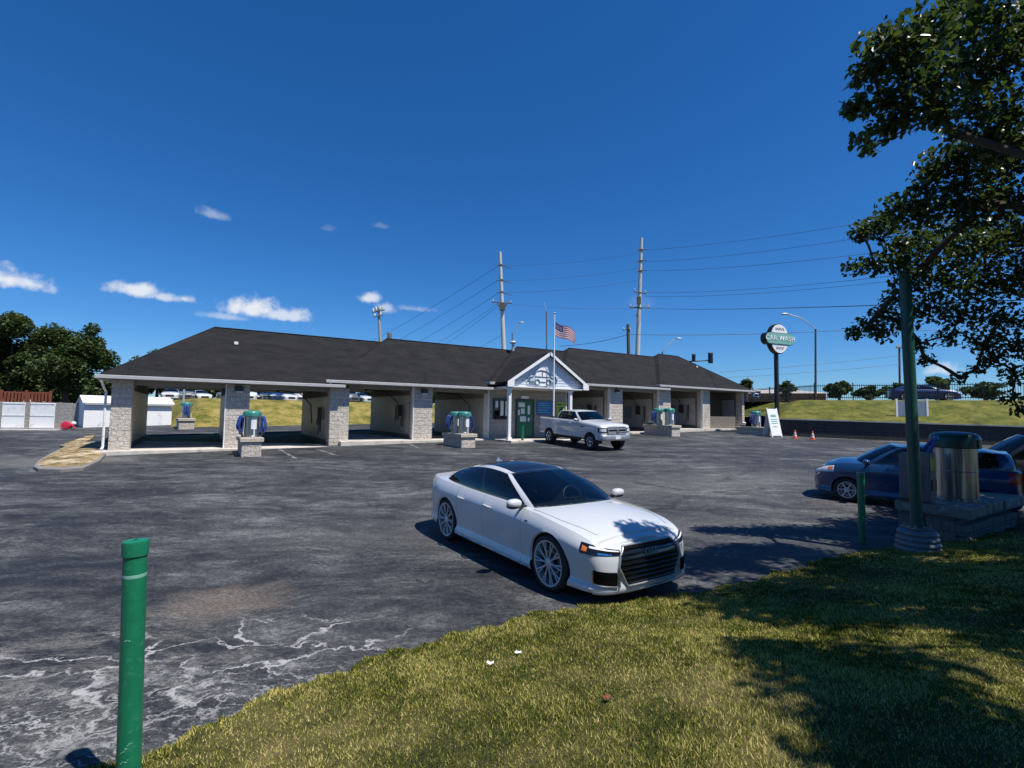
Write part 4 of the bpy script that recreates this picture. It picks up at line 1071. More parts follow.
# lights and intakes
th0, th1 = float(S.t_y(.50)), float(S.t_x(.56))
for o, sd in zip(front_patch(S, aud, 'headlight', th0, th1, .60, .625, .66, .745, MAT['gloss_black'], .005), (1, -1)):
    front_patch(S, aud, 'light_strip', th0 + .1, th1 - .5, .640, .690, .652, .712, MAT['lens'], .010, (sd,), parent=o, m=3)
    front_patch(S, aud, 'low_beam', th0 + .6, th1 - 1.1, .612, .625, .628, .645, MAT['chrome'], .010, (sd,), parent=o, m=3)
    front_patch(S, aud, 'turn_lens', th1 - .40, th1 - .12, .652, .658, .694, .714, MAT['amber'], .010, (sd,), parent=o, m=3)
t0, t1 = float(S.t_y(.56)), float(S.t_y(.82))
for o, sd in zip(front_patch(S, aud, 'air_intake', t0, t1, .26, .29, .42, .45, MAT['duct_black'], .006), (1, -1)):
    b = MB(); P = np.vstack([S.at_z(np.linspace(t0, t1, 8), np.linspace(.257, .287, 8), .012), S.at_z(np.linspace(t1, t1, 4), np.linspace(.30, .44, 4), .012)]);
    b.tube(P if sd > 0 else mir(P), .010, 6); P = S.at_z(np.full(6, t0 - .12), np.linspace(.25, .43, 6), .014); b.tube(P if sd > 0 else mir(P), .012, 6); b.build('intake_trim', MAT['steel'], o, smooth=50)
b = MB(); P = front_line(S, -.82, .82, .195, .012, 50); b.tube(P, .012, 6); b.build('splitter', MAT['steel'], aud, smooth=60)
b = MB()
for sd in (1, -1):
    P = S.at_z(S.t_x(np.linspace(-.42, -2.5, 40)), np.full(40, .215), .006); b.tube(P if sd > 0 else mir(P), .012, 6)
b.build('sill_trim', MAT['steel'], aud, smooth=60)
front_patch(S, aud, 'tail_light', float(S.t_x(-3.72)), float(S.t_yr(.45)), .84, .84, .92, .92, MAT['tail_red'], .005, rear=True)
# hood shut line, roof glass, fin, badge
b = MB()
for sd in (1, -1):
    tq = S.t_x(np.linspace(.62, -.48, 30)); qv = np.interp(np.linspace(0, 1, 30), [0, .5, 1], [.80, .90, .93]); P = S.top(tq, qv) + np.array((0, 0, .0008)); b.tube(P if sd > 0 else mir(P), .0028, 4)
b.build('hood_seam', MAT['dark_frame'], aud)
b = MB(); uu = np.linspace(.0, 6.9, 50); qq = np.linspace(-.86, .86, 17); P = S.roofp(uu[:, None] + 0 * qq[None], qq[None] + 0 * uu[:, None], .004); a = P[1:, :-1] - P[:-1, :-1]; d = P[:-1, 1:] - P[:-1, :-1]
b.grid(P, flip=np.cross(a, d)[..., 2].sum() < 0)
us = np.linspace(0, 2.75, 30); vs = np.linspace(.94, 1.0, 4); add2(b, S.gh(us[:, None] + 0 * vs[None], vs[None] + 0 * us[:, None], .006), orient=np.array((1, .3, .6)))
b.build('roof_glass', MAT['gloss_black'], aud, smooth=60)
b = MB(); zt = 1.385; b.add([(-2.52, 0, zt - .01), (-2.70, -.03, zt - .03), (-2.70, .03, zt - .03), (-2.68, 0, zt + .055), (-2.63, 0, zt + .055)], [(0, 1, 3, 4), (0, 4, 3, 2), (1, 2, 3)]); b.build('antenna_fin', MAT['paint_white'], aud)
b = MB(); p = S.at_z(S.t_x([-.47]), [.80], .006)[0]
for sd in (1, -1): b.box((p[0], sd * p[1], p[2]), (.06, .004, .022))
b.build('fender_badge', MAT['gloss_black'], aud)

# ---- pickup
PROF_TRUCK = dict(side=[(0, .05, 0), (.06, .02, .02), (.16, .008, .12), (.30, .02, .28), (.48, .014, .46), (.62, .004, .62), (.74, .0, .76), (.80, .004, .82), (.92, .03, .94), (1, .06, 1)],
    front=[(0, .06, 0), (.06, .0, .03), (.16, -.03, .12), (.30, -.02, .30), (.48, .03, .44), (.62, .03, .62), (.74, .03, .78), (.84, .04, .88), (.92, .06, .95), (1, .12, 1)],
    rear=[(0, .06, 0), (.06, .0, .03), (.16, -.03, .12), (.30, -.02, .28), (.48, .03, .44), (.62, .03, .62), (.74, .03, .78), (.84, .03, .88), (.92, .03, .96), (1, .04, 1)])
TRUCK = dict(PROF_TRUCK, paint='paint_truck', outline=[(.93, 0), (.92, .45), (.89, .75), (.80, .91), (.6, .985), (.2, 1.005), (-.8, 1.0), (-2, 1.0), (-3.2, 1.0), (-4.0, 1.0), (-4.45, .985), (-4.65, .93), (-4.70, .75), (-4.72, .4), (-4.72, 0)],
    zb=[(-5.2, .62), (-4, .58), (.3, .55), (.95, .50)], zsh=[(.93, 1.20), (.75, 1.25), (.3, 1.30), (-.5, 1.36), (-1, 1.41), (-3, 1.43), (-3.1, 1.44), (-5.2, 1.46)],
    crown=[(.93, .02), (.7, .06), (.3, .09), (-.5, .09), (-1, .03), (-5.2, .005)],
    base=[(-.62, 0), (-.66, .4), (-.76, .68), (-.92, .83), (-1.3, .885), (-1.8, .895), (-2.3, .895), (-2.8, .89), (-3.03, .84), (-3.06, .45), (-3.06, 0)],
    roof=[(-1.36, 0, 1.90), (-1.38, .36, 1.895), (-1.43, .58, 1.88), (-1.52, .68, 1.87), (-1.7, .70, 1.885), (-2.0, .705, 1.89), (-2.4, .705, 1.89), (-2.72, .70, 1.875), (-2.9, .64, 1.86), (-2.95, .36, 1.875), (-2.95, 0, 1.88)],
    ghc=-2.0, bulge=.03, roofcrown=.06, win=dict(wind=(0, 2.75, .06, .93), fr=(3.45, 4.95, .12, .88), re=(5.1, 7.1, .12, .88), rear=(8.4, 10, .15, .85)),
    doors=[(-.72, -1.8), (-1.8, -2.85)], rocker_v=.10, handle_z=1.25, wheels=(0, -3.6), arch=.49, wr=.42, ww=.29, rimr=.235, spokes=5, split=True, sw=.026, rimmat='chrome', floor=.5, cabin=(-.75, -2.95), seats=(-1.75, -2.6), mirror=(-.95, 1.14, 1.47), bed=(-3.2, -4.6, .86))
tl = empty
trz = math.atan2(-.866, .5); ctr = Vector((3.83 + .83 * .866, 24.0 + .83 * .5, 0))
trk, S2 = build_vehicle('pickup_truck', TRUCK, (ctr.x, ctr.y, zl(ctr.x, ctr.y) + .03), trz, 'white crew-cab pickup truck stopped in front of the wash office', 'pickup', tilt=1); trk.scale = (.955, .955, .955)
b = MB(); b.bbox((-3.15, -.86, .85), (-4.62, .86, .9)); b.bbox((-3.14, -.87, .85), (-3.2, .87, 1.42)); b.bbox((-4.6, -.87, .85), (-4.65, .87, 1.42)); b.bbox((-3.2, .862, .85), (-4.6, .9, 1.40)); b.bbox((-3.2, -.9, .85), (-4.6, -.862, 1.40)); b.build('bed_liner', MAT['black'], trk)
b = MB(); rows = [front_line(S2, -.56, .56, z, .012, 20) for z in np.linspace(.84, 1.17, 8)]; b.grid(np.array(rows)); g2 = b.build('grille', MAT['gloss_black'], trk, smooth=50)
b = MB()
for z in (.85, .93, 1.08, 1.165): b.tube(front_line(S2, -.57, .57, z, .022, 20), .028, 6)
for y in (-.57, 0, .57): b.tube(np.vstack([front_line(S2, y, y + .001, z, .022, 2)[:1] for z in np.linspace(.85, 1.165, 6)]), .035, 6)
b.build('chrome_bars', MAT['soft_chrome'], g2, smooth=50)
b = MB(); b.box((.965, 0, 1.0), (.03, .16, .14), taper=.7); b.build('emblem', MAT['steel_dull'], g2)
tf0, tf1 = float(S2.t_y(.62)), float(S2.t_x(.62))
for o, sd in zip(front_patch(S2, trk, 'headlight', tf0, tf1, .90, .93, 1.13, 1.15, MAT['gloss_black'], .008), (1, -1)):
    front_patch(S2, trk, 'lamp', tf0 + .2, tf1 - .4, .95, .97, 1.09, 1.10, MAT['lens'], .014, (sd,), parent=o, m=3)
b = MB(); rows = [np.vstack([front_line(S2, -.98, .98, z, .02, 40)]) for z in np.linspace(.55, .78, 6)]
P = np.array([[S2.at_z(np.array([t]), np.array([z]), .02)[0] for t in np.linspace(0, tf1, 24)] for z in np.linspace(.54, .79, 7)]); add2(b, P, orient=np.array((1, .3, 0))); bp = b.build('front_bumper', MAT['soft_chrome'], trk, smooth=50)
b = MB(); b.box((.985, 0, .67), (.012, .32, .16)); b.build('licence_plate', MAT['paper'], bp)
b = MB(); P = np.array([[S2.at_z(np.array([t]), np.array([z]), .02)[0] for t in np.linspace(float(S2.t_x(-4.5)), S2.n, 16)] for z in np.linspace(.62, .80, 5)]); add2(b, P, orient=np.array((-1, .3, 0))); b.build('rear_bumper', MAT['soft_chrome'], trk, smooth=50)
front_patch(S2, trk, 'tail_light', float(S2.t_x(-4.53)), float(S2.t_yr(.80)), .98, .98, 1.34, 1.34, MAT['tail_red'], .008, rear=True)
b = MB()
for sd in (1, -1): b.tube([(-.75, sd * .95, .48), (-3.2, sd * .95, .48)], .05, 8)
b.build('side_step', MAT['black'], trk, smooth=40)
b = MB(); p = S2.at_z(S2.t_x([-.62]), [1.13], .008)[0]
for sd in (1, -1): b.box((p[0], sd * p[1], p[2]), (.26, .006, .06))
b.build('fender_badge', MAT['dark_frame'], trk)

# ---- hatchback and suv share a profile
HATCH = dict(PROF_SEDAN, paint='paint_blue', outline=[(.80, 0), (.785, .30), (.73, .52), (.60, .70), (.38, .80), (.05, .84), (-.6, .848), (-1.4, .848), (-2.2, .848), (-2.7, .83), (-3.0, .78), (-3.15, .66), (-3.22, .4), (-3.24, 0)],
    zb=[(-3.3, .24), (-2.4, .18), (.3, .17), (.85, .19)], zsh=[(.82, .73), (.7, .78), (.45, .88), (.1, .96), (-.4, .99), (-1.4, 1.01), (-2.4, 1.05), (-3.3, 1.08)], crown=[(.82, .02), (.5, .08), (.1, .09), (-.4, .04), (-3.3, .02)],
    base=[(-.10, 0), (-.15, .36), (-.27, .60), (-.44, .715), (-.8, .745), (-1.4, .75), (-2.0, .745), (-2.6, .72), (-3.0, .62), (-3.12, .36), (-3.14, 0)],
    roof=[(-.86, 0, 1.49), (-.90, .30, 1.48), (-.97, .46, 1.46), (-1.08, .545, 1.445), (-1.35, .56, 1.475), (-1.75, .565, 1.485), (-2.15, .56, 1.475), (-2.6, .55, 1.45), (-2.88, .49, 1.43), (-2.96, .27, 1.44), (-2.97, 0, 1.45)],
    ghc=-1.6, bulge=.035, roofcrown=.06, win=dict(wind=(0, 2.7, .06, .95), fr=(3.35, 5.1, .12, .88), re=(5.25, 7.3, .12, .88), rear=(8.4, 10, .12, .9)),
    doors=[(-.45, -1.45), (-1.45, -2.15)], rocker_v=.12, handle_z=.88, wheels=(0, -2.5), arch=.345, wr=.302, ww=.2, rimr=.205, spokes=6, split=False, sw=.024, rimmat='rim_silver', floor=.18, cabin=(-.3, -2.8), seats=(-1.3, -2.15), mirror=(-.42, .93, 1.06))
hat, S3 = build_vehicle('hatchback', HATCH, (9.05, 13.45, 0), math.atan2(.64, -.77), 'dark blue hatchback in the tree shade behind the near vacuum island', 'car', q=.8, tilt=1)
h0, h1 = float(S3.t_y(.50)), float(S3.t_x(.28))
for o, sd in zip(front_patch(S3, hat, 'headlight', h0, h1, .66, .74, .76, .89, MAT['lens'], .006), (1, -1)): front_patch(S3, hat, 'turn_lens', h1 - .5, h1 - .1, .77, .78, .84, .86, MAT['amber'], .010, (sd,), parent=o, m=3)
b = MB(); b.grid(np.array([front_line(S3, -.42, .42, z, .006, 20) for z in np.linspace(.34, .50, 6)])); b.build('grille', MAT['black'], hat, smooth=50)
b = MB(); [b.tube(front_line(S3, -.42, .42, z, .012, 20), .012, 6) for z in (.62, .66)]; b.build('grille_bars', MAT['chrome'], hat, smooth=50)
front_patch(S3, hat, 'tail_light', float(S3.t_x(-2.95)), float(S3.t_yr(.45)), .80, .80, 1.04, 1.04, MAT['tail_red'], .006, rear=True)
SUV = dict(HATCH, paint='paint_black', zsh=[(a, z * 1.12) for a, z in HATCH['zsh']], roof=[(a, y * 1.08, z * 1.16) for a, y, z in HATCH['roof']], base=[(a, y * 1.07) for a, y in HATCH['base']], outline=[(a, y * 1.09) for a, y in HATCH['outline']],
    wr=.35, arch=.395, rimr=.23, mirror=(-.42, 1.02, 1.18), handle_z=.98, ww=.23)
suv, S4 = build_vehicle('black_suv', SUV, (12.8, 13.9, 0), R(146), 'black sport utility vehicle at the right edge beyond the hatchback', 'car', q=.75, tilt=1)
h0, h1 = float(S4.t_y(.52)), float(S4.t_x(.28)); front_patch(S4, suv, 'headlight', h0, h1, .74, .82, .86, .98, MAT['lens'], .006)
b = MB(); b.grid(np.array([front_line(S4, -.45, .45, z, .006, 20) for z in np.linspace(.5, .78, 6)])); b.build('grille', MAT['black'], suv, smooth=50)
# blue sedan on the road
p = at(905, 398, 43.0)
NAVY = dict(AUDI, paint='paint_navy')
nv, S5 = build_vehicle('road_sedan', NAVY, (at(951, 398, 42.8).x - .9, 42.8 - .55, 3.88), R(-27), 'dark blue sedan driving on the road behind the black fence', 'car', q=.6)
front_patch(S5, nv, 'headlight', float(S5.t_y(.5)), float(S5.t_x(.56)), .585, .63, .655, .735, MAT['lens'], .008)
# cars on the hill behind the bays
def lot_car(i, x, y, kind, pnt, rz, label):
    sp = dict(AUDI if kind == 's' else (HATCH if kind == 'h' else SUV), paint=pnt)
    r, Sx = build_vehicle('lot_car', sp, (x, y, 3.34), rz, label, 'car', q=.36, group='cars parked on the hill behind the car wash')
    k = 1.0 if kind == 's' else 1.0
    front_patch(Sx, r, 'headlight', float(Sx.t_y(.5)), float(Sx.t_x(.45)), .62, .66, .70, .76, MAT['lens'], .01, n=8, m=3)
    b = MB(); b.grid(np.array([front_line(Sx, -.42, .42, z, .01, 10) for z in np.linspace(.35, .6, 4)])); b.build('grille', MAT['black'], r, smooth=50)
    return r

# ================================================================== CARS ON THE HILL
seen = {'s': 'sedan', 'v': 'sport utility vehicle', 'h': 'hatchback'}
for i, (u, k, pnt, lb) in enumerate([
    (170, 's', 'paint_white', 'white sedan, leftmost of the far row seen through the left bay'),
    (186, 'v', 'paint_grey', 'grey sport utility vehicle in the far row seen through the left bay'),
    (203, 's', 'paint_white', 'white sedan, rightmost of the far row seen through the left bay'),
    (236, 's', 'paint_silver', 'silver sedan, leftmost of the far row seen through the second bay'),
    (249, 'v', 'paint_white', 'white sport utility vehicle, second from the left through the second bay'),
    (262, 's', 'paint_black', 'black sedan in the middle of the far row through the second bay'),
    (275, 'h', 'paint_blue', 'blue hatchback in the far row through the second bay'),
    (288, 's', 'paint_white', 'white sedan right of the blue hatchback through the second bay'),
    (301, 'v', 'paint_silver', 'silver sport utility vehicle, rightmost through the second bay'),
    (330, 's', 'paint_red', 'red sedan hidden behind the third pillar'),
    (352, 'v', 'paint_grey', 'grey sport utility vehicle in the far row through the third bay'),
    (366, 's', 'paint_white', 'white sedan in the far row through the third bay')]):
    p = at(u, 403, 60 + 2 * (i % 3)); lot_car(i, p.x, p.y, k, pnt, R(-60 + 7 * (i % 4)), lb)

# ================================================================== VACUUM ISLANDS
def island(corner, L, W, H, label, rz=BANG):
    o = empty('vacuum_island', (corner.x, corner.y, zl(corner.x, corner.y)), rz, label, 'island', 'stone islands that carry the vacuums')
    b = MB(); b.bbox((.05, .05, -.15), (W - .05, L - .05, H - .17)); b.build('stone_base', MAT['stone'], o, bevel=.02)
    b = MB(); n = max(2, int(L / .6)); 
    for i in range(n): b.bbox((-.02, L * i / n + .004 - .02, H - .169), (W + .02, L * (i + 1) / n - .004, H))
    b.build('cap_slab', MAT['cap_stone'], o, bevel=.02)
    return o
def vacuum(isl, x, y, H, label, k=1.0, sides=(-1, 1), cap='teal', hose=True, plate=True, cw=1.0):
    o = empty('vacuum_station', isl.matrix_world @ Vector((0, 0, 0)), 0, label, 'vacuum', 'drum vacuums on the stone islands')
    c, s_ = math.cos(isl.rotation_euler.z), math.sin(isl.rotation_euler.z)
    o.location = (isl.location.x + c * x - s_ * y, isl.location.y + s_ * x + c * y, isl.location.z + H + .002); o.rotation_euler = (0, 0, isl.rotation_euler.z)
    r = .27 * k; h = .92 * k
    b = MB(); b.lathe([(r * 1.06, 0), (r * 1.06, .05), (r, .06), (r, h * .5 - .01), (r * 1.012, h * .5), (r, h * .5 + .01), (r, h), (.01, h)], 48); b.build('drum', MAT['steel' if cap == 'teal' else 'shaded_steel'], o, smooth=13)
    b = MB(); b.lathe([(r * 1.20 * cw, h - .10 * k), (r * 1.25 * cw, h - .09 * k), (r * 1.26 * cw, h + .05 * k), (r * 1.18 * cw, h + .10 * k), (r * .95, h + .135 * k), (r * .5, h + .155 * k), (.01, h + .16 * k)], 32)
    for q in range(6):
        a = q * math.pi / 3 + .3; b.box((r * 1.24 * cw * math.cos(a), r * 1.24 * cw * math.sin(a), h - .02 * k), (.05, .06, .13 * k), rz=a)
    b.build('dome_cap', MAT[cap], o, smooth=45)
    if plate:
        b = MB(); pts = [[(r * 1.02 * math.cos(a), r * 1.02 * math.sin(a), z) for z in np.linspace(h * .36, h * .86, 4)] for a in np.linspace(-1.75, -1.0, 7)]; b.grid(np.array(pts)); b.build('label_plate', MAT['paper'], o)
        b = MB(); b.tube([(r * 1.05 * math.cos(-1.35), r * 1.05 * math.sin(-1.35), h * .36), (r * 1.08 * math.cos(-1.35), r * 1.08 * math.sin(-1.35), .02)], .022, 8); b.build('coin_post', MAT['white'], o, smooth=40)
    if hose:
        for sd in sides:
            b = MB()
            for j in range(3):
                xo = sd * (r * 1.25 + .04 * j); yo = -.06 + .09 * j; dz = .10 * j
                pts = [(sd * r * .95, yo, h - .04), (xo + sd * .03, yo - .03, h - .10 * k), (xo + sd * .12, yo - .05, h * .55 - dz * .5), (xo + sd * (.10 - .05 * j), yo - .02, h * .18 + dz * .6), (xo + sd * .0, yo + .05, h * .22 + dz), (xo - sd * .02, yo + .03, h * .62), (xo - sd * .03, yo, h - .12 * k)]
                pts = catmull(np.array(pts), np.linspace(0, len(pts) - 1, 26)); b.tube(pts, .028 * k, 8)
            b.build('hose', MAT['blue_hose'], o, smooth=50)
            b = MB(); b.tube([(sd * (r + .12), -.10, h * .30), (sd * (r + .06), -.14, .04)], [.03, .045], 8); b.build('nozzle', MAT['black'], o, smooth=50)
    return o
c1 = G(239.7, 457.6); c2 = G(461, 448.5); c3 = G(672, 436.8); c4 = at(770, 431.5, 34.2); c4.z = zl(c4.x, c4.y)
i1 = island(c1, 2.3, .80, .75, 'short stone vacuum island in front of the second bay from the left')
i2 = island(c2, 2.2, .84, .68, 'stone vacuum island in front of the fourth bay, left of the porch')
i3 = island(c3, 2.5, .90, .74, 'stone vacuum island right of the white pickup')
i4 = island(c4, 2.6, .90, .60, 'dark stone vacuum island beside the white folding sign')
vacuum(i1, .42, .62, .75, 'single drum vacuum with blue hoses before the second bay')
vacuum(i2, .42, .55, .68, 'front drum of the vacuum pair left of the porch', sides=(1,))
vacuum(i2, .42, 1.45, .68, 'rear drum of the vacuum pair left of the porch', sides=(-1,))
vacuum(i3, .45, .60, .74, 'front drum of the vacuum pair right of the pickup', k=1.05, sides=(1,))
vacuum(i3, .45, 1.55, .74, 'rear drum of the vacuum pair right of the pickup', k=1.05, sides=(-1,))
vacuum(i4, .45, 1.3, .60, 'blue-hosed drum vacuum beside the white folding sign', k=1.05)
c0 = G(195, 429.3)
i0 = island(c0, .95, 2.3, .70, 'far stone vacuum island behind the building, seen through the left bay', rz=BANG + R(95))
vacuum(i0, .55, 1.3, .70, 'distant drum vacuum seen through the left bay', k=1.0, plate=True) if False else vacuum(i0, 1.2, .45, .70, 'distant drum vacuum seen through the left bay')
o = empty('thin_post', at(182.5, 418, c0.y + .9), 0, 'thin grey post rising beside the distant vacuum in the left bay', 'post'); o.location.z = zl(o.location.x, o.location.y)
b = MB(); b.lathe([(.07, 0), (.06, 4.2), (.01, 4.22)], 10); b.build('shaft', MAT['galv'], o, smooth=40); b = MB(); b.lathe([(.16, -.05), (.15, .04), (.01, .05)], 12); b.build('base_plate', MAT['galv'], o)
for (isl, x, y, H, lb) in [(i3, .4, 2.15, .74, 'small white floor-mat rack on the island right of the pickup'), (i4, .4, 2.2, .60, 'white mat rack at the back of the island by the folding sign'), (i4, .35, .35, .60, 'white vacuum nozzle holder on the island by the folding sign')]:
    c, s_ = math.cos(isl.rotation_euler.z), math.sin(isl.rotation_euler.z)
    o = empty('mat_rack', (isl.location.x + c * x - s_ * y, isl.location.y + s_ * x + c * y, isl.location.z + H + .002), BANG, lb, 'rack')
    b = MB(); b.box((0, 0, .16), (.34, .1, .3), rx=.4); b.build('panel', MAT['paper'], o, bevel=.02); b = MB(); b.box((0, .08, .05), (.36, .22, .09)); b.build('foot', MAT['black'], o)

# near island under the tree
H5 = .66
c5 = G(967, 546)
i5 = empty('vacuum_island', (c5.x, c5.y, zl(c5.x, c5.y)), BANG, 'large split-stone vacuum island in the tree shade at the right', 'island', 'stone islands that carry the vacuums')
rr = random.Random(3)
b = MB(); x = .05
while x < 2.92:
    w = rr.uniform(.34, .42)
    for lv in range(2): b.box((x + w / 2, .02 + rr.uniform(-.012, .012) + .15, .12 + lv * .21 - .1), (w - .015, .30, .20)); 
    x += w
b.bbox((.03, .17, -.2), (3.0, 1.05, H5 - .20)); b.build('stone_base', MAT['stone_shaded'], i5, bevel=.025)
b = MB(); x = -.03
while x < 2.98:
    w = rr.uniform(.28, .36); b.box((x + w / 2, .52 + rr.uniform(-.02, .02), H5 - .10), (w - .02, 1.16, .2)); x += w
b.build('cap_slab', MAT['shaded_cap'], i5, bevel=.03)
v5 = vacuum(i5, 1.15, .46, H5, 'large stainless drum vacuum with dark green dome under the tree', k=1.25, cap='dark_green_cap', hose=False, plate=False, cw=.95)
def on5(name, x, y, lb, cat): 
    p = i5.location + Vector((bc * x - bs * y, bs * x + bc * y, H5 + .002)); return empty(name, p, BANG, lb, cat)
o = on5('coin_box_stand', .10, .86, 'grey steel coin box on the near island behind the green pole', 'machine')
b = MB(); b.bbox((-.15, -.12, .05), (.15, .12, .92)); b.build('cabinet', MAT['cabinet'], o, bevel=.015)
b = MB(); b.bbox((-.10, -.132, .55), (.10, -.122, .82)); b.build('front_plate', MAT['paper'], o); b = MB(); b.bbox((-.17, -.14, 0), (.17, .14, .048)); b.build('plinth', MAT['dark_frame'], o)
o = on5('air_machine', .06, .60, 'dark vending cabinet with coloured stickers beside the large drum', 'machine')
b = MB(); b.bbox((-.14, -.13, .04), (.14, .13, .95)); b.build('cabinet', MAT['cabinet'], o, bevel=.015)
b = MB(); [b.bbox((-.13 + .09 * j, -.145, .62), (-.06 + .09 * j, -.132, .85)) for j in range(3)]; b.build('stickers', MAT['yellowgreen'], o); b = MB(); b.bbox((-.1, -.15, .25), (.1, -.132, .45)); b.build('coin_slot', MAT['dark_frame'], o)
b = MB(); pts = catmull(np.array([(-.1, -.1, .95), (-.02, -.2, 1.2), (.2, -.1, 1.22), (.3, .1, 1.0)]), np.linspace(0, 3, 20)); b.tube(pts, .035, 8); b.build('hose', MAT['blue_hose'], o, smooth=40)
o = on5('hose_loop', -.12, .50, 'black air hose hanging over the end of the near island', 'hose')
b = MB(); pts = catmull(np.array([(-.02, .2, .5), (-.14, .2, .72), (-.24, .15, .5), (-.20, .05, .0), (-.16, 0, -.35), (-.22, -.05, -.56), (-.1, -.1, -.6)]), np.linspace(0, 6, 40)); b.tube(pts, .016, 6); b.build('hose', MAT['black'], o, smooth=50)
b = MB(); b.tube([(-.04, .16, .15), (-.04, .15, .55)], .022, 8); b.build('grip', MAT['dark_frame'], o)
o = on5('mat_clip', 1.62, .7, 'thin chrome clip post behind the large drum', 'post')
b = MB(); b.tube([(0, 0, 0), (0, 0, .42), (-.03, -.02, .44)], .02, 8); b.build('post', MAT['chrome'], o, smooth=40); b = MB(); b.bbox((.06, -.08, 0), (.22, .1, .3)); b.build('pouch', MAT['black'], o, bevel=.03)

# ================================================================== BOLLARDS AND GREEN POLE
def bollard(p, h, r, label, tiltx=0, lines=True):
    o = empty('bollard', p, R(20), label, 'bollard', 'green pipe bollards'); o.rotation_euler = (0, tiltx, R(20))
    b = MB(); b.lathe([(r, -.3), (r, h - .07), (r * .9, h - .07)], 40, caps=False); b.build('pipe', MAT['green_paint'], o, smooth=40)
    b = MB(); b.lathe([(r * 1.02, h - .085), (r * 1.10, h - .082), (r * 1.12, h - .01), (r * 1.09, h), (r * .8, h + .004), (.01, h + .006)], 40, caps=False); b.build('cap', MAT['green_paint'], o, smooth=40)
    b = MB(); b.lathe([(r * 1.004, h - .205), (r * 1.012, h - .20), (r * 1.012, h - .19), (r * 1.004, h - .185)], 40, caps=False)
    if lines:      # nicks where the paint has chipped
        rc = random.Random(5)
        for (z0, n) in ((h * .60, 4), (h * .16, 7), (h * .12, 5)):
            for j in range(n):
                a = -1.9 + .13 * j + rc.uniform(-.04, .04); b.box((r * 1.001 * math.cos(a), r * 1.001 * math.sin(a), z0 + .007 * j * (1 if n == 7 else .2) + rc.uniform(-.006, .006)), (.004, rc.uniform(.003, .009), rc.uniform(.003, .006)), rz=a)
    b.build('worn_ring', MAT['sign_teal'] if lines else MAT['green_paint'], o, smooth=40)
    return o
pb = at(127.8, 792, 2.98); zb = mound_at(pb.x, pb.y)
pt = at(137.2, 540, 2.98)
bollard((pb.x, pb.y, zb), pt.z - zb, .059, 'tall bright green pipe bollard standing at the front left', -.024)
pb = G(862.5, 543); bollard((pb.x, pb.y, pb.z), 1.26, .058, 'dark green bollard in tree shade beside the blue hatchback', lines=False)
pb = at(522.5, 437.5, 27.6); pb.z = zl(pb.x, pb.y)
bollard((pb.x, pb.y, pb.z), .85, .07, 'short green post standing in front of the office door', lines=False)
P0 = at(918, 549, 8.35); zp = mound_at(P0.x, P0.y); P1 = at(904.5, 272, 8.35)
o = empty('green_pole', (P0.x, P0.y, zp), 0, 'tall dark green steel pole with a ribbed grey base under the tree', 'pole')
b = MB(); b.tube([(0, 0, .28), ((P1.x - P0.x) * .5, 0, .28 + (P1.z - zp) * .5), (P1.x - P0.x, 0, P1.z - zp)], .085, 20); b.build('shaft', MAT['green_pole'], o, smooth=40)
b = MB(); pr = [(.30, -.1)]
for k in range(4): z = .0 + k * .085; pr += [(.30 - .012 * k, z), (.315 - .012 * k, z + .02), (.315 - .012 * k, z + .05), (.29 - .012 * k, z + .075)]
pr += [(.2, .35), (.01, .36)]; b.lathe(pr, 36); b.build('ribbed_base', MAT['shaded_galv'], o, smooth=50)
b = MB(); b.bbox((-.16, -.16, .362), (.16, .16, .385))
for sx in (-.12, .12):
    for sy in (-.12, .12): b.lathe([(.018, .386), (.018, .43), (.005, .432)], 8, (sx, sy, 0))
b.build('anchor_plate', MAT['steel_dull'], o)

# ================================================================== LEFT SIDE: enclosure, shed, island, fence
A = G(2, 429.3); B_ = G(56, 429.6); dv = (B_ - A); ang = math.atan2(dv.y, dv.x); Lq = dv.length; kx = Lq / 54.0
hg = 27.0 / 500 * ((A.y + B_.y) / 2)
o = empty('dumpster_enclosure', A, ang, 'grey stone dumpster enclosure with two white sheet gates at the far left', 'enclosure')
for (u0, u1) in ((1, 24), (29, 54)):
    b = MB(); b.bbox(((u0 - 2) * kx, -.03, .06), ((u1 - 2) * kx, .03, hg)); g_ = b.build('gate', MAT['shed_white'], o)
    b = MB(); [b.bbox(((u0 - 2) * kx + .02, -.05, z), ((u1 - 2) * kx - .02, -.031, z + .05)) for z in (.12, hg * .5, hg - .1)]; b.build('rail', MAT['white_trim'], g_)
for u in (-2, 26.5, 57):
    b = MB(); b.bbox(((u - 2) * kx - .10, -.06, 0), ((u - 2) * kx + .10, .14, hg + .02)); b.build('post', MAT['stone_grey'], o)
b = MB(); b.bbox((55.5 * kx + .05, -.1, -.1), (68 * kx, .15, hg)); b.bbox((-6, 3.4, -.1), (60 * kx - .103, 3.6, hg)); b.build('stone_wall', MAT['stone_grey'], o, bevel=.01)
b = MB(); b.bbox((-9, -.8, -.3), (63 * kx, 3.2, .03)); b.build('floor_slab', MAT['concrete'], o)
o = empty('red_bin', G(67, 429.6), .3, 'round red bin with a white bag lying beside the stone wall', 'bin'); o.scale = (.8, .8, .8)
b = MB(); b.lathe([(.22, -.3), (.29, -.28), (.31, 0), (.29, .26), (.25, .28), (.01, .29)], 18, (0, 0, .33), axis='Y'); b.build('barrel', MAT['red'], o, smooth=40)
b = MB(); ellipsoid(b, (.38, .05, .48), (.17, .15, .16), 12, 8); b.build('bag', MAT['paper'], o, smooth=60); b = MB(); b.tube([(.3, -.1, .4), (.6, -.2, .1)], .05, 6); b.build('strap', MAT['red'], o)
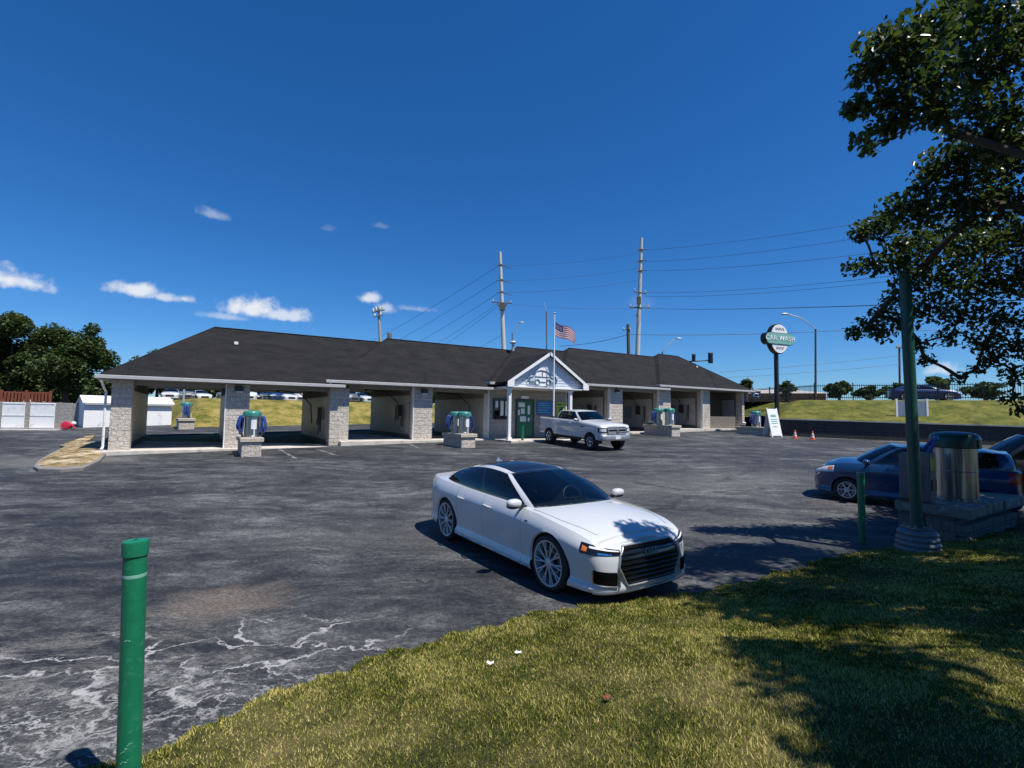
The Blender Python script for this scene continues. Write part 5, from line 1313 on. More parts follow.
A = G(83, 427.6); ang = R(48); L = (-.678 * A.y - A.x) / (math.cos(ang) + .678 * math.sin(ang)); B_ = A; hs = 25.3 / 500 * A.y; Wd = 2.3; hr = hs + .42
o = empty('storage_shed', (A.x, A.y, min(A.z, B_.z)), ang, 'long low white storage shed with a gabled white roof', 'shed')
b = MB(); b.bbox((0, 0, -.1), (L, Wd, hs)); b.add([(0, 0, hs), (0, Wd, hs), (0, Wd / 2, hr), (L, 0, hs), (L, Wd, hs), (L, Wd / 2, hr)], [(0, 2, 1), (3, 4, 5)]); b.build('wall', MAT['shed_white'], o)
b = MB()
for sg in (0, 1):
    ya, yb = (-.15, Wd / 2) if sg == 0 else (Wd + .15, Wd / 2); za = hs - .15 * (hr - hs) / (Wd / 2)
    V = [(-.12, ya, za), (L + .12, ya, za), (L + .12, yb, hr), (-.12, yb, hr)]; V2 = [(x, y, z + .06) for x, y, z in V]; Fq = [(0, 3, 2, 1), (4, 5, 6, 7), (0, 1, 5, 4), (1, 2, 6, 5), (3, 0, 4, 7)]
    b.add(V + V2, Fq if sg == 0 else [f[::-1] for f in Fq])
b.build('roof', MAT['shed_roof'], o)
b = MB(); b.bbox((-.02, -.19, hs - .15), (L + .02, -.153, hs - .03)); b.build('eave_trim', MAT['gutter'], o)
# brown timber fence behind the enclosure
A = at(-25, 402, 37); B_ = at(50, 402, 38.5); dv = B_ - A; ang = math.atan2(dv.y, dv.x); z0 = zl(A.x, A.y)
o = empty('timber_fence', (A.x, A.y, z0), ang, 'reddish-brown timber fence behind the white dumpster gates', 'fence'); L = math.hypot(dv.x, dv.y); ht = at(20, 391.5, 37.5).z - z0
n = 3
for i in range(n):
    b = MB(); x0, x1 = L * i / n + .1, L * (i + 1) / n - .1
    for z in (.4, ht * .55, ht - .1): b.bbox((x0, .02, z), (x1, .07, z + .1))
    x = x0
    while x < x1: b.box((x + .09, -.005, ht / 2), (.14, .025, ht - .15), ry=.06 if i == 1 else -.03); x += .21
    b.build('picket_panel', MAT['wood_fence'], o)
for i in range(n + 1):
    b = MB(); b.bbox((L * i / n - .07, -.05, -.1), (L * i / n + .07, .1, ht + .12)); b.build('post', MAT['wood_fence'], o)
# planted island by the left corner
pix = [(33, 469.5), (38, 471.8), (60, 472.5), (84, 470.5), (100, 463), (108, 453), (113, 446), (104, 443.5), (86, 444), (64, 449), (48, 457), (37, 464)]
pts = [G(*p) for p in pix]; cen = sum(pts, Vector()) / len(pts)
b = MB(); b.prism([tuple(p) for p in pts][::-1], -.1, .11); tag(b.build('kerb', MAT['kerb'], bevel=.03), kind='structure')
inn = [cen + (p - cen) * .90 for p in pts]
b = MB(); n = 24; ctr_ = [(cen.x, cen.y, cen.z + .20)]; m = len(inn); V = []; 
rings = 7
for k in range(rings + 1):
    f = 1 - k / rings
    for p in inn: q = cen + (p - cen) * f; V.append((q.x, q.y, q.z + .115 + .07 * (1 - f * f) + (rng.random() * .03 if 0 < k else 0)))
Fs = [(k * m + i, (k + 1) * m + i, (k + 1) * m + (i + 1) % m, k * m + (i + 1) % m) for k in range(rings) for i in range(m)]
b.add(V, Fs); tag(b.build('island_planting', MAT['mulch'], smooth=60), kind='structure')
pix = [(66, 449), (84, 444.3), (92, 440), (95, 436.6), (88, 437.2), (70, 443.5), (60, 447.5)]
b = MB(); b.prism([tuple(G(*p)) for p in pix][::-1], -.1, .10); tag(b.build('kerb', MAT['mulch'], bevel=.02), kind='structure')
# worn bay lines
def line(px, w=.10):
    P = [G(*p) for p in px]; b = MB()
    for i in range(len(P) - 1):
        a, c = P[i], P[i + 1]; d = (c - a).normalized(); nn = Vector((-d.y, d.x, 0)) * (w / 2)
        b.add([tuple(a - nn + Vector((0, 0, .006))), tuple(a + nn + Vector((0, 0, .006))), tuple(c + nn + Vector((0, 0, .006))), tuple(c - nn + Vector((0, 0, .006)))], [(0, 3, 2, 1)])
    return b
t = NT('worn_line'); co = t.coord(); n1 = t.noise(co, 6, 6, .7)
df = t.bsdf((.40, .38, .36), .8); tr = t.n('BsdfTransparent'); ms = t.n('MixShader'); t.set(ms, 0, t.math('MULTIPLY', t.sm(n1, .45, .6), .75)); t.t.links.new(tr.outputs[0], ms.inputs[1]); t.t.links.new(df.outputs[0], ms.inputs[2]); MAT['worn_line'] = t.done(ms)
for px in ([(279, 449), (297, 459.5)], [(317, 449.4), (338, 456)], [(404, 441.5), (421, 449)], [(680, 434.5), (728, 440.5)], [(600, 437), (640, 441)]): tag(line(px, .14).build('painted_line', MAT['worn_line']), kind='structure')

# ================================================================== RIGHT SIDE: signs, cones, fence, banner
g0 = at(780.5, 410, 36.8)
zb = zl(g0.x, g0.y) + 1.0
o = empty('pole_sign', (g0.x, g0.y, zb), R(21), 'tall white and green CAR WASH pole sign beside the folding sign', 'sign')
zs = at(779.5, 338.8, 36.8).z - zb; pxm = 36.8 / 500
b = MB(); b.tube([(0, .3, -1), (0, .3, zs - .9)], .16, 14); b.build('post', MAT['blackmetal'], o, smooth=40)
def ell(rx, ry, n=40): return [(rx * math.cos(q), ry * math.sin(q)) for q in np.linspace(0, 2 * math.pi, n + 1)[:-1]]
def rrect(hx, hy, r, n=8):
    P = []
    for cx, cy, a in ((hx - r, hy - r, 0), (-hx + r, hy - r, 90), (-hx + r, -hy + r, 180), (hx - r, -hy + r, 270)):
        for q in np.linspace(a, a + 90, n): P.append((cx + r * math.cos(R(q)), cy + r * math.sin(R(q))))
    return P
def slab(b, P, y0, y1, mi=0):
    n = len(P); V = [(x, y0, z + zs) for x, z in P] + [(x, y1, z + zs) for x, z in P]
    b.add(V, [tuple(range(n)), tuple(range(2 * n - 1, n - 1, -1))] + [(i, n + i, n + (i + 1) % n, (i + 1) % n) for i in range(n)], mi)
b = MB(); slab(b, ell(.93, 1.13), .0, .36); slab(b, rrect(1.42, .44, .4), -.06, .40); b.build('cabinet', MAT['blackmetal'], o)
b = MB(); slab(b, ell(.87, 1.07), -.05, -.003); b.build('white_face', MAT['white'], o)
b = MB(); slab(b, rrect(1.37, .40, .36), -.10, -.063); b.build('green_band', MAT['sign_teal'], o)
def text(s, size, mat, parent, loc, name='lettering', sx=1.0):
    cu = bpy.data.curves.new(name, 'FONT'); cu.body = s; cu.size = size; cu.align_x = 'CENTER'; cu.align_y = 'CENTER'; cu.extrude = .012; cu.offset = 0; cu.space_character = 1.12
    to = bpy.data.objects.new(name + '_tmp', cu); COL.objects.link(to); bpy.context.view_layer.update()
    me = bpy.data.meshes.new_from_object(to.evaluated_get(bpy.context.evaluated_depsgraph_get())); bpy.data.objects.remove(to); bpy.data.curves.remove(cu)
    me.materials.clear(); me.materials.append(mat); me.name = name
    for v in me.vertices: x, y, z = v.co; v.co = (x * sx, -z, y)
    ob = bpy.data.objects.new(name, me); COL.objects.link(ob); ob.parent = parent; ob.location = loc; return ob
text('CAR WASH', .50, MAT['white'], o, (0, -.115, zs), sx=1.05)
for (zc, xs_) in ((.72, (-.36, -.24, -.12, 0, .12, .26, .38)), (-.70, (-.32, -.2, -.08, .06, .2, .32))):
    b = MB()
    for j, x in enumerate(xs_):
        b.bbox((x - .04, -.062, zs + zc - .09), (x - .012, -.052, zs + zc + .09)); b.bbox((x + .005, -.062, zs + zc + (.02 if j % 2 else -.09)), (x + .045, -.052, zs + zc + (.09 if j % 2 else .0)))
    b.build('small_lettering', MAT['pole_dark'], o)

a = at(777.5, 432.8, 33.6); a.z = zl(a.x, a.y); o = empty('folding_sign', a, R(14), 'tall white folding sign with pale green print leaning beside the vacuum island', 'sign')
b = MB(); hh = 1.85; b.box((-.05, .22, hh / 2 + .06), (.74, .04, hh), rx=-.24); pf = b.build('front_panel', MAT['white'], o, bevel=.01)
b = MB(); [b.box((x, .22, hh / 2 + .02), (.07, .06, hh + .2), rx=-.24) for x in (-.43, .33)]; b.build('frame', MAT['white_trim'], o)
b = MB(); b.box((-.05, .66, hh / 2 + .02), (.74, .04, hh), rx=.24); b.build('rear_panel', MAT['white'], o)
b = MB()
for (z, h_, w_) in ((1.42, .16, .42), (1.18, .05, .5), (1.05, .05, .44), (.92, .05, .5), (.7, .05, .3)): y = .22 + (z - hh / 2 - .06) * math.tan(.24) - .026; b.box((-.05, y, z), (w_, .008, h_), rx=-.24)
b.build('print', MAT['sign_teal'], o)
for i, (u, lb) in enumerate(((795, 'orange traffic cone nearer the folding sign'), (812.5, 'orange traffic cone farther from the folding sign'))):
    p = at(u, 432.4, 32.6 if u < 800 else 31.8); p.z = zl(p.x, p.y); o = empty('traffic_cone', p, i, lb, 'cone', 'orange cones before the retaining wall')
    b = MB(); b.lathe([(.15, .035), (.125, .15)], 16, caps=False); b.lathe([(.118, .18 + .0), (.10, .30)], 16, caps=False, mi=1); b.lathe([(.125, .15), (.118, .18)], 16, caps=False); b.lathe([(.10, .30), (.085, .38)], 16, caps=False); b.lathe([(.085, .38), (.065, .48)], 16, caps=False, mi=1); b.lathe([(.065, .48), (.03, .66), (.01, .665)], 16, caps=False); b.build('cone_body', [MAT['orange'], MAT['white']], o, smooth=40)
    b = MB(); b.box((0, 0, .018), (.38, .38, .035)); b.build('base', MAT['orange'], o, bevel=.008); o.scale = (.85, .85, .85)
# fence along the top of the bank
fp = [(22.6, 50), (23.9, 43.2), (24.3, 40.1), (33.5, 35.45), (43.5, 30.4), (52, 26.3)]; zt = 3.74
o = empty('metal_fence', (fp[2][0], fp[2][1], zt), 0, 'black metal picket fence along the top of the grass bank', 'fence')
seg = [np.array(p) for p in fp]
for i in range(len(seg) - 1):
    a, c = seg[i], seg[i + 1]; L = np.linalg.norm(c - a); n = max(1, int(round(L / 2.6))); ang = math.atan2(c[1] - a[1], c[0] - a[0])
    for k in range(n):
        p, q = a + (c - a) * k / n, a + (c - a) * (k + 1) / n; l = np.linalg.norm(q - p); m_ = (p + q) / 2 - seg[2]
        b = MB(); b.box((m_[0], m_[1], .18), (l, .04, .05), rz=ang); b.box((m_[0], m_[1], 1.12), (l, .04, .05), rz=ang)
        npk = int(l / .14)
        for j in range(1, npk): r_ = p + (q - p) * j / npk - seg[2]; b.box((r_[0], r_[1], .64), (.024, .024, 1.22), rz=ang)
        b.build('picket_panel', MAT['blackmetal'], o)
        b = MB(); r_ = p - seg[2]; b.box((r_[0], r_[1], .6), (.07, .07, 1.5), rz=ang); b.build('post', MAT['blackmetal'], o)
p = at(756, 398, 42.5); o = empty('fence_banner', (p.x, p.y, p.z), R(-20), 'small blue banner with white print at the left end of the fence', 'banner')
b = MB(); b.bbox((-.36, -.02, 0), (.36, 0, .58)); b.build('sheet', MAT['navy'], o); b = MB(); b.tube([(-.2, -.03, .2), (-.05, -.03, .38), (.2, -.03, .32)], .045, 6); b.bbox((-.25, -.03, .08), (.25, -.022, .15)); b.build('print', MAT['paper'], o)
b = MB(); [b.tube([(x, .03, -.5), (x, .03, .6)], .03, 6) for x in (-.33, .33)]; b.build('stake', MAT['blackmetal'], o)
p = at(912, 416.5, 33.4); o = empty('bank_sign', (p.x, p.y, p.z - .1), R(-12), 'blue-grey backed sign panel on white posts on the bank behind the green pole', 'sign')
b = MB(); b.bbox((-.82, -.03, .12), (.82, .03, 1.12)); b.build('panel', simple('bluegrey_panel', (.20, .25, .34), .5), o)
b = MB(); [b.bbox((x - .06, -.05, -.2), (x + .06, .05, 1.28)) for x in (-.89, .89)]; b.build('post', MAT['white'], o)
p0 = at(757, 400, 88); p1 = at(830, 400, 84); dv = p1 - p0; L = math.hypot(dv.x, dv.y) 
o = empty('brick_building', (p0.x, p0.y, 2.6), math.atan2(dv.y, dv.x), 'low distant red brick building with a pale roof beyond the fence', 'building')
h1 = at(770, 393.3, 87).z - 2.6
b = MB(); b.bbox((-8, 0, -1), (L * .95, 12, h1)); b.build('wall', MAT['brick_far'], o)
b = MB(); b.add([(-8.4, -.4, h1), (L * .98, -.4, h1), (L * .98, 12.4, h1), (-8.4, 12.4, h1), (-3, 6, h1 + 1.1), (L * .6, 6, h1 + .9)], [(0, 1, 5, 4), (1, 2, 5), (2, 3, 4, 5), (3, 0, 4), (3, 2, 1, 0)]); b.build('roof', MAT['pale_roof'], o)
b = MB(); [b.bbox((x, -.03, .6), (x + 1.6, -.003, 1.6)) for x in np.arange(-6, L * .9 - 2, 3.2)]; b.build('window', MAT['glass_window'], o)

# ================================================================== FLAG, POLES, LIGHTS, WIRES
p = at(553.4, 432, 28.5); zb = zl(p.x, p.y); o = empty('flagpole', (p.x, p.y, zb), 0, 'white flagpole standing in front of the porch gable', 'flagpole')
zt = at(554.4, 314, 28.5).z - zb; b = MB(); b.tube([(0, 0, -.1), (0, 0, zt)], [.05, .03], 12); b.build('shaft', MAT['white'], o, smooth=40); b = MB(); ellipsoid(b, (0, 0, zt + .05), (.06, .06, .06), 12, 8); b.build('ball', MAT['steel'], o, smooth=60)
zf = at(555, 321.5, 28.5).z
o = empty('flag', (p.x + .05, p.y, zf), R(-8), 'stars and stripes flag flying from the white flagpole', 'flag')
nx, nz = 39, 13; fw, fh = 1.32, .80; V = []; Fs = []; M_ = []
P = np.zeros((nx + 1, nz + 1, 3))
for i in range(nx + 1):
    for j in range(nz + 1):
        f = i / nx; g = j / nz
        P[i, j] = (fw * f * .86, .10 * math.sin(f * 8 + g) * f, -fh * g * (1 - .12 * f) - .55 * f - .05 * math.sin(f * 7))
b = MB(); mk = np.ones((nx, nz), bool)
for mi in (0, 1, 2):
    m = np.zeros((nx, nz), bool)
    for i in range(nx):
        for j in range(nz): m[i, j] = (2 if (i < 15 and j < 7) else j % 2) == mi
    b.grid(P, mi, mask=m)
b.build('cloth', [MAT['flag_red'], MAT['flag_white'], MAT['flag_blue']], o, smooth=60)
b = MB()
for r_ in range(5):
    for c_ in range(6):
        i, j = 1 + c_ * 2.3, .8 + r_ * 1.25; q = P[int(i), int(j)]; q2 = P[int(i) + 1, int(j)]; cc = (q + q2) / 2; s5 = []
        for k in range(10): a = math.pi / 2 + k * math.pi / 5; rr_ = .024 if k % 2 == 0 else .010; s5.append((cc[0] + rr_ * math.cos(a), cc[1] - .006, cc[2] - .025 + rr_ * math.sin(a)))
        b.add(s5, [tuple(range(10))])
b.build('stars', MAT['flag_white'], o)

def ground_z(x, y): return min(zl(x, y), 3.0)
def upole(name, top, bot, d, r0, r1, mat, label, cat='utility pole'):
    a, c = at(*top, d), at(*bot, d); g = ground_z(c.x, c.y); k = (a.z - g) / max(a.z - c.z, .1); bx = a.x + (c.x - a.x) * k
    o = empty(name, (bx, d, g), 0, label, cat); tp = Vector((a.x - bx, 0, a.z - g))
    b = MB(); b.tube([(0, 0, -.3), tuple(tp * .5), tuple(tp)], [r0, (r0 + r1) / 2, r1], 14); b.build('shaft', mat, o, smooth=40)
    return o, tp
def arms(o, tp, fr, specs, mat):
    for (f, L, yaw, ins) in specs:
        c = tp * f; b = MB(); dx, dy = math.cos(yaw) * L / 2, math.sin(yaw) * L / 2
        b.tube([(c.x - dx, c.y - dy - .3, c.z), (c.x + dx, c.y + dy - .3, c.z)], .10, 6); ar = b.build('crossarm', mat, o)
        b = MB()
        for s in ins: b.lathe([(.10, 0), (.12, .1), (.07, .2), (.11, .28), (.05, .42)], 8, (c.x + dx * s, c.y + dy * s - .3, c.z + .1))
        b.build('insulator', MAT['pole_grey'], ar, smooth=40)
DA, DB, DC, DD = 88.0, 82.0, 60.0, 62.0
pa, ta = upole('utility_pole', (500, 252), (503.6, 346), DA, .50, .26, MAT['pole_grey'], 'tall pale steel utility pole left of the porch gable'); pa['group'] = 'tall steel utility poles'
zc = lambda v, d, u=512: at(u, v, d).z
H = ta.z
fa = lambda v: (zc(v, DA, 502) - pa.location.z) / H
arms(pa, ta, 0, [(fa(303), 3.6, .2, (-.9, .9))], MAT['pole_dark'])
b = MB()
for v, sd in ((265, 1), (280, 1), (292, 1)):
    c = ta * fa(v); b.tube([(c.x - .2, c.y - .3, c.z), (c.x + 1.9, c.y + .2, c.z - .5)], [.10, .05], 6); b.tube([(c.x + .2, c.y - .3, c.z), (c.x - .8, c.y - .5, c.z - .2)], [.10, .06], 6); b.lathe([(.34, -.12), (.34, .12)], 12, (c.x, c.y, c.z))
c = ta * fa(309); b.tube([(c.x - .9, -.4, c.z + .9), (c.x, -.4, c.z - .4), (c.x + .9, -.4, c.z + .9)], .10, 6); b.bbox((c.x - .5, -.8, c.z - .3), (c.x + .6, -.3, c.z + .9)); b.build('bracket', MAT['pole_dark'], pa, smooth=40)
pb_, tb = upole('utility_pole', (641.5, 238), (637.6, 352), DB, .46, .24, MAT['pole_grey'], 'tall pale steel utility pole right of the flag'); pb_['group'] = 'tall steel utility poles'
H2 = tb.z; fb = lambda v: (zc(v, DB, 640) - pb_.location.z) / H2
arms(pb_, tb, 0, [(fb(293), 2.6, .5, (-.9, .9)), (fb(308), 3.4, .1, (-.9, 0, .9))], MAT['pole_dark'])
b = MB()
for v in (250, 261, 271): c = tb * fb(v); b.tube([(c.x + .2, c.y - .3, c.z), (c.x - .9, c.y - .3, c.z - .25)], [.10, .06], 6); b.tube([(c.x - .2, c.y - .3, c.z), (c.x + .9, c.y - .3, c.z + .05)], [.1, .06], 6); b.lathe([(.32, -.12), (.32, .12)], 12, (c.x, c.y, c.z))
c = tb * fb(301); b.bbox((c.x - .5, -.7, c.z - .6), (c.x + .1, -.28, c.z + .6)); c = tb * fb(316); b.bbox((c.x - .5, -.6, c.z - .2), (c.x - .2, -.28, c.z + .2)); b.build('bracket', MAT['pole_dark'], pb_, smooth=40)
pc, tc = upole('transformer_pole', (378.5, 307), (380.5, 345), DC, .20, .15, MAT['pole_wood'], 'wooden pole with cluttered transformer gear above the left roof')
b = MB(); c = tc * .97; b.tube([(c.x - .8, 0, c.z - .3), (c.x + .7, .2, c.z + .1)], .07, 6); b.tube([(c.x - .5, -.3, c.z - .9), (c.x + .6, -.2, c.z - .6)], .06, 6); b.build('crossarm', MAT['pole_dark'], pc)
b = MB(); [b.lathe([(.10, -.2), (.14, 0), (.08, .2), (.02, .3)], 8, (c.x + x, -.2, c.z + z)) for x, z in ((-.6, -.1), (-.25, .1), (.2, .15), (.5, .25), (-.4, -.7), (.3, -.5))]; b.build('insulator', MAT['pole_grey'], pc, smooth=40)
b = MB(); cz = tc.z * .78; b.lathe([(.02, -.5), (.26, -.46), (.28, .4), (.22, .48), (.02, .5)], 12, (.42, -.2, zc(337, DC, 380) - pc.location.z)); b.build('transformer', MAT['pole_dark'], pc, smooth=40)
pd, td = upole('dark_pole', (628, 324.5), (628.6, 350), DD, .26, .20, MAT['pole_dark'], 'short dark wooden pole beside the right steel pole')
b = MB(); c = td * .985; b.tube([(c.x - .7, -.2, c.z - .6), (c.x + .3, -.2, c.z - .3)], .06, 6); b.build('crossarm', MAT['pole_dark'], pd); b = MB(); [b.lathe([(.09, -.1), (.1, .1), (.02, .2)], 8, (c.x + x, -.2, c.z - .45)) for x in (-.6, .2)]; b.build('insulator', MAT['pole_grey'], pd)
pe, te = upole('far_pole', (899.3, 346.5), (900, 398), 92, .20, .16, MAT['pole_dark'], 'distant thin utility pole left of the green pole')
arms(pe, te, 0, [((zc(348, 92, 900) - pe.location.z) / te.z, 1.8, .1, (-.9, -.3, .3, .9))], MAT['pole_dark'])
pf_, tf = upole('antenna_mast', (546.4, 311.5), (546.6, 348), 50, .07, .05, MAT['pole_dark'], 'thin dark antenna mast behind the porch roof', 'mast'); b = MB(); b.tube([tuple(tf), (tf.x - .1, 0, tf.z + .5), (tf.x - .25, 0, tf.z + .9)], .02, 6); b.build('whip', MAT['pole_grey'], pf_)
def slight(u0, v0, vb, u1, v1, d, label, cat='street light'):
    o, t_ = upole('street_lamp', (u0, v0), (u0, vb), d, .12, .08, MAT['pole_dark'], label, cat); o['group'] = 'cobra-head street lamps'
    e = at(u1, v1, d); E_ = Vector((e.x - o.location.x, -.0, e.z - o.location.z)); m1 = t_ + (E_ - t_) * .5 + Vector((0, 0, .22 * abs(E_.x - t_.x) * .5))
    b = MB(); b.tube(catmull(np.array([tuple(t_), tuple(m1), tuple(E_)]), np.linspace(0, 2, 14)), .05, 8); b.build('arm', MAT['galv'], o, smooth=40)
    sg = 1 if E_.x > t_.x else -1; b = MB(); ellipsoid(b, (E_.x + sg * .2, 0, E_.z), (.42, .16, .10), 12, 8); b.build('lamp_head', MAT['galv'], o, smooth=60)
slight(815.6, 329, 398, 787, 314, 48, 'tall street lamp reaching left beside the pole sign')
slight(662.3, 352, 362, 677, 338.5, 60, 'street lamp curving right over the right end of the roof')
slight(512.3, 333, 349, 520, 322.5, 70, 'far street lamp behind the porch roof, left of the flag')
# traffic signal
q0, q1 = at(676, 362, 58), at(713, 360.3, 58); gz = ground_z(q0.x, 58)
o = empty('traffic_signal', (q0.x, 58, gz), 0, 'mast arm with two dark traffic signal heads behind the right roof end', 'traffic light')
b = MB(); b.tube([(0, 0, 0), (0, 0, q0.z - gz + .3)], [.16, .12], 12); b.build('pole', MAT['pole_dark'], o, smooth=40); b = MB(); b.tube([(0, 0, q0.z - gz), (q1.x - q0.x, 0, q1.z - gz)], [.09, .06], 8); b.build('mast_arm', MAT['pole_dark'], o, smooth=40)
for u in (693.2, 710): 
    c = at(u, 357.5 if u < 700 else 358, 58); c = (c.x - q0.x, -.14, c.z - gz); b = MB(); b.box(c, (.55 if u > 700 else .42, .14, 1.25 if u > 700 else .8)); b.box((c[0], c[1] - .12, c[2]), (.36, .12, 1.1 if u > 700 else .65)); hd = b.build('signal_head', MAT['blackmetal'], o, bevel=.03)
    b = MB(); [b.lathe([(.12, -.2), (.13, 0)], 10, (c[0], c[1] - .1, c[2] + z), axis='Y') for z in ((-.36, 0, .36) if u > 700 else (-.2, .2))]; b.build('lens_hood', MAT['dark_frame'], hd)

def wire(a, c, sag, label, r=.028, grp='overhead wires'):
    a, c = Vector(a), Vector(c); L = (c - a).length; o = None
    b = MB(); pts = [tuple(a + (c - a) * f - Vector((0, 0, sag * 4 * f * (1 - f)))) for f in np.linspace(0, 1, 16)]
    b.tube(pts, r, 5, caps=False); o = b.build('overhead_wire', MAT['wire']); tag(o, label, 'wire', grp)
side = lambda p_, t_, f: p_.location + t_ * f
for i, (v, u2, v2) in enumerate(((265, 397, 333), (279, 415, 336), (292, 440, 335))):
    wire(at(498.3, v + 1, DA), at(u2 - 75, v2 + 33, 150), 1.0, 'one of three upper wires running down left from the left steel pole', .03, 'upper wires left of the left steel pole')
for i, (v, u2, v2) in enumerate(((303.5, 441, 342), (306, 452, 344), (335, 466, 347))):
    wire(at(498 if i < 2 else 502, v, DA), at(u2 - 50, v2 + 26, 140), .8, 'one of three lower wires running down left from the left steel pole', .026, 'lower wires left of the left steel pole')
for i, (u0, v, u2, v2) in enumerate(((645, 250.3, 890, 211), (645, 261.8, 857, 231), (645, 270.8, 852, 248))):
    e = at(u2, v2, 52); a = at(u0, v, DB); wire(a, a + (e - a) * 1.5, .9, 'one of three upper wires running right from the right steel pole', .024, 'upper wires right of the right steel pole')
for i, (u0, v, u2, v2) in enumerate(((645, 292.5, 846, 273.5), (645, 296.5, 850, 278), (645, 308, 700, 303))):
    e = at(u2, v2, 52); a = at(u0, v, DB); wire(a, a + (e - a) * (1.5 if i < 2 else 4), .9, 'one of three lower wires running right from the right steel pole', .022, 'lower wires right of the right steel pole')
for v in (265.5, 280.5, 292.5, 303): wire(at(504, v, DA), at(637, v - 12 if v < 300 else 308, DB), .5, 'faint wire strung between the two steel poles', .018, 'wires between the steel poles')
wire(at(628, 334.5, DD), at(850, 330, 55), .25, 'low black cable running right from the dark pole past the pole sign', .03, 'low cables')
wire(at(628, 334.5, DD), at(560, 346, 66), .3, 'low black cable running left from the dark pole behind the roof', .03, 'low cables')
wire(at(850, 330, 55), at(1040, 326, 50), .2, 'low black cable passing behind the tree at the right', .028, 'low cables')
for (va, vb, lb) in ((378, 361, 'lower faint wire above the far fence'), (372, 352, 'upper faint wire above the far fence')): wire(at(720, va, 95), at(930, vb, 88), .3, lb, .03, 'faint wires above the fence')
wire(at(646, 352, DB), at(640, 300, DB + .3), 0, 'thin down-lead on the right steel pole', .03, 'down leads') if False else None

# ================================================================== TREES
def leaf_soup(name, C, Rad, n, size, mat, parent, flat=.55, droop=.3, shell=.5):
    """n folded leaves spread through ellipsoid clumps with centres C and radii Rad"""
    C = np.asarray(C, float); Rad = np.asarray(Rad, float); vol = (Rad[:, 0] * Rad[:, 1] * Rad[:, 2]) ** .72; k = rng.choice(len(C), n, p=vol / vol.sum())
    d = rng.normal(size=(n, 3)); d /= np.linalg.norm(d, axis=1, keepdims=True); rad = rng.random(n) ** shell
    p = C[k] + d * rad[:, None] * Rad[k]
    a = rng.normal(size=(n, 3)); a[:, 2] = a[:, 2] * .6 - droop; a /= np.linalg.norm(a, axis=1, keepdims=True)
    nn = rng.normal(size=(n, 3)); nn[:, 2] += 1.0 / flat; s = np.cross(a, nn); s /= np.maximum(np.linalg.norm(s, axis=1, keepdims=True), 1e-6); nrm = np.cross(s, a)
    L = size * rng.uniform(.7, 1.25, n)[:, None]; W = L * rng.uniform(.28, .40, n)[:, None]
    b0 = p - a * L * .5; tip = p + a * L * .5 - nrm * L * .08; mid0 = p - a * L * .10
    lf = mid0 + s * W + nrm * W * .35; rt = mid0 - s * W + nrm * W * .35; l2 = p + a * L * .22 + s * W * .75 + nrm * W * .2; r2 = p + a * L * .22 - s * W * .75 + nrm * W * .2
    V = np.stack([b0, lf, l2, tip, r2, rt], 1)
    return soup(name, V, 6, [(0, 1, 2, 3), (0, 3, 4, 5)], mat, parent)
def tree(name, loc, h, crown, label, n, size, mat, group=None, trunk_r=.2, cat='tree', seed=0, nl=8):
    rs = np.random.default_rng(seed + 11); o = empty(name, loc, 0, label, cat, group)
    (cx, cy, cz), (rx, ry, rz_) = crown
    C, Q = [], []
    for i in range(nl * 4):
        d = rs.normal(size=3); d /= np.linalg.norm(d); f = rs.uniform(.35, .95); c = np.array((cx, cy, cz)) + d * f * np.array((rx, ry, rz_)); q = rs.uniform(.22, .42)
        C.append(c); Q.append((rx * q, ry * q, rz_ * q * .8))
    b = MB(); b.tube([(0, 0, -.3), (.05 * h * .1, 0, h * .2), (cx * .6, cy * .6, cz * .75), (cx, cy, cz + rz_ * .3)], [trunk_r * 1.25, trunk_r, trunk_r * .7, trunk_r * .2], 10)
    for i in range(min(nl, len(C))):
        st = np.array((cx * .5, cy * .5, cz * .55 + .2 * rs.random() * rz_)); e = np.array(C[i]); mid = (st + e) / 2 + np.array((0, 0, .15 * rz_)); b.tube([st, mid, e], [trunk_r * .45, trunk_r * .28, trunk_r * .08], 6)
    b.build('trunk', MAT['bark'], o, smooth=50)
    leaf_soup('crown', C, Q, n, size, MAT[mat], o); return o
def ptree(u, vt, vb, w, d, label, n=3500, size=.42, mat='leaf_tree', group=None, name='leafy_tree', seed=0, gz=None):
    c = at(u, (vt + vb) / 2, d); px = d / 500; g = ground_z(c.x, c.y) if gz is None else gz
    return tree(name, (c.x, c.y, g), c.z - g, ((0, 0, c.z - g), (w / 2 * px * .8, w / 2 * px * .8, (vb - vt) / 2 * px * .82)), label, n, size, mat, group, trunk_r=.22, seed=seed)
gl = 'trees behind the dumpster enclosure'
ptree(12, 306, 404, 74, 47, 'dark leafy tree at the left edge above the dumpster gates', 17000, .27, group=gl, seed=1)
ptree(68, 310, 406, 84, 46, 'broad dark leafy tree right of the left-edge tree', 19000, .27, group=gl, seed=2)
ptree(40, 345, 406, 60, 50, 'lower tree filling the gap between the two big left trees', 6000, .36, group=gl, seed=3)
ptree(-30, 330, 404, 70, 50, 'leafy tree mostly outside the left edge', 4000, .4, group=gl, seed=4)
ptree(104, 372, 406, 40, 44, 'low light green shrubby tree behind the white shed', 3500, .32, 'leaf_light', group=gl, seed=5)
for i, (u, vt, w) in enumerate([(8, 366, 60), (50, 370, 60), (92, 372, 60)]):
    ptree(u, vt, 410, w, 54, ['dark low bush behind the left end of the timber fence', 'dark low bush behind the right end of the timber fence', 'dark low bush behind the gap left of the white shed'][i], 5000, .34, 'leaf_tree', 'low bushes behind the timber fence', 'bush', seed=80 + i)
gh_ = 'trees on the hill behind the building'
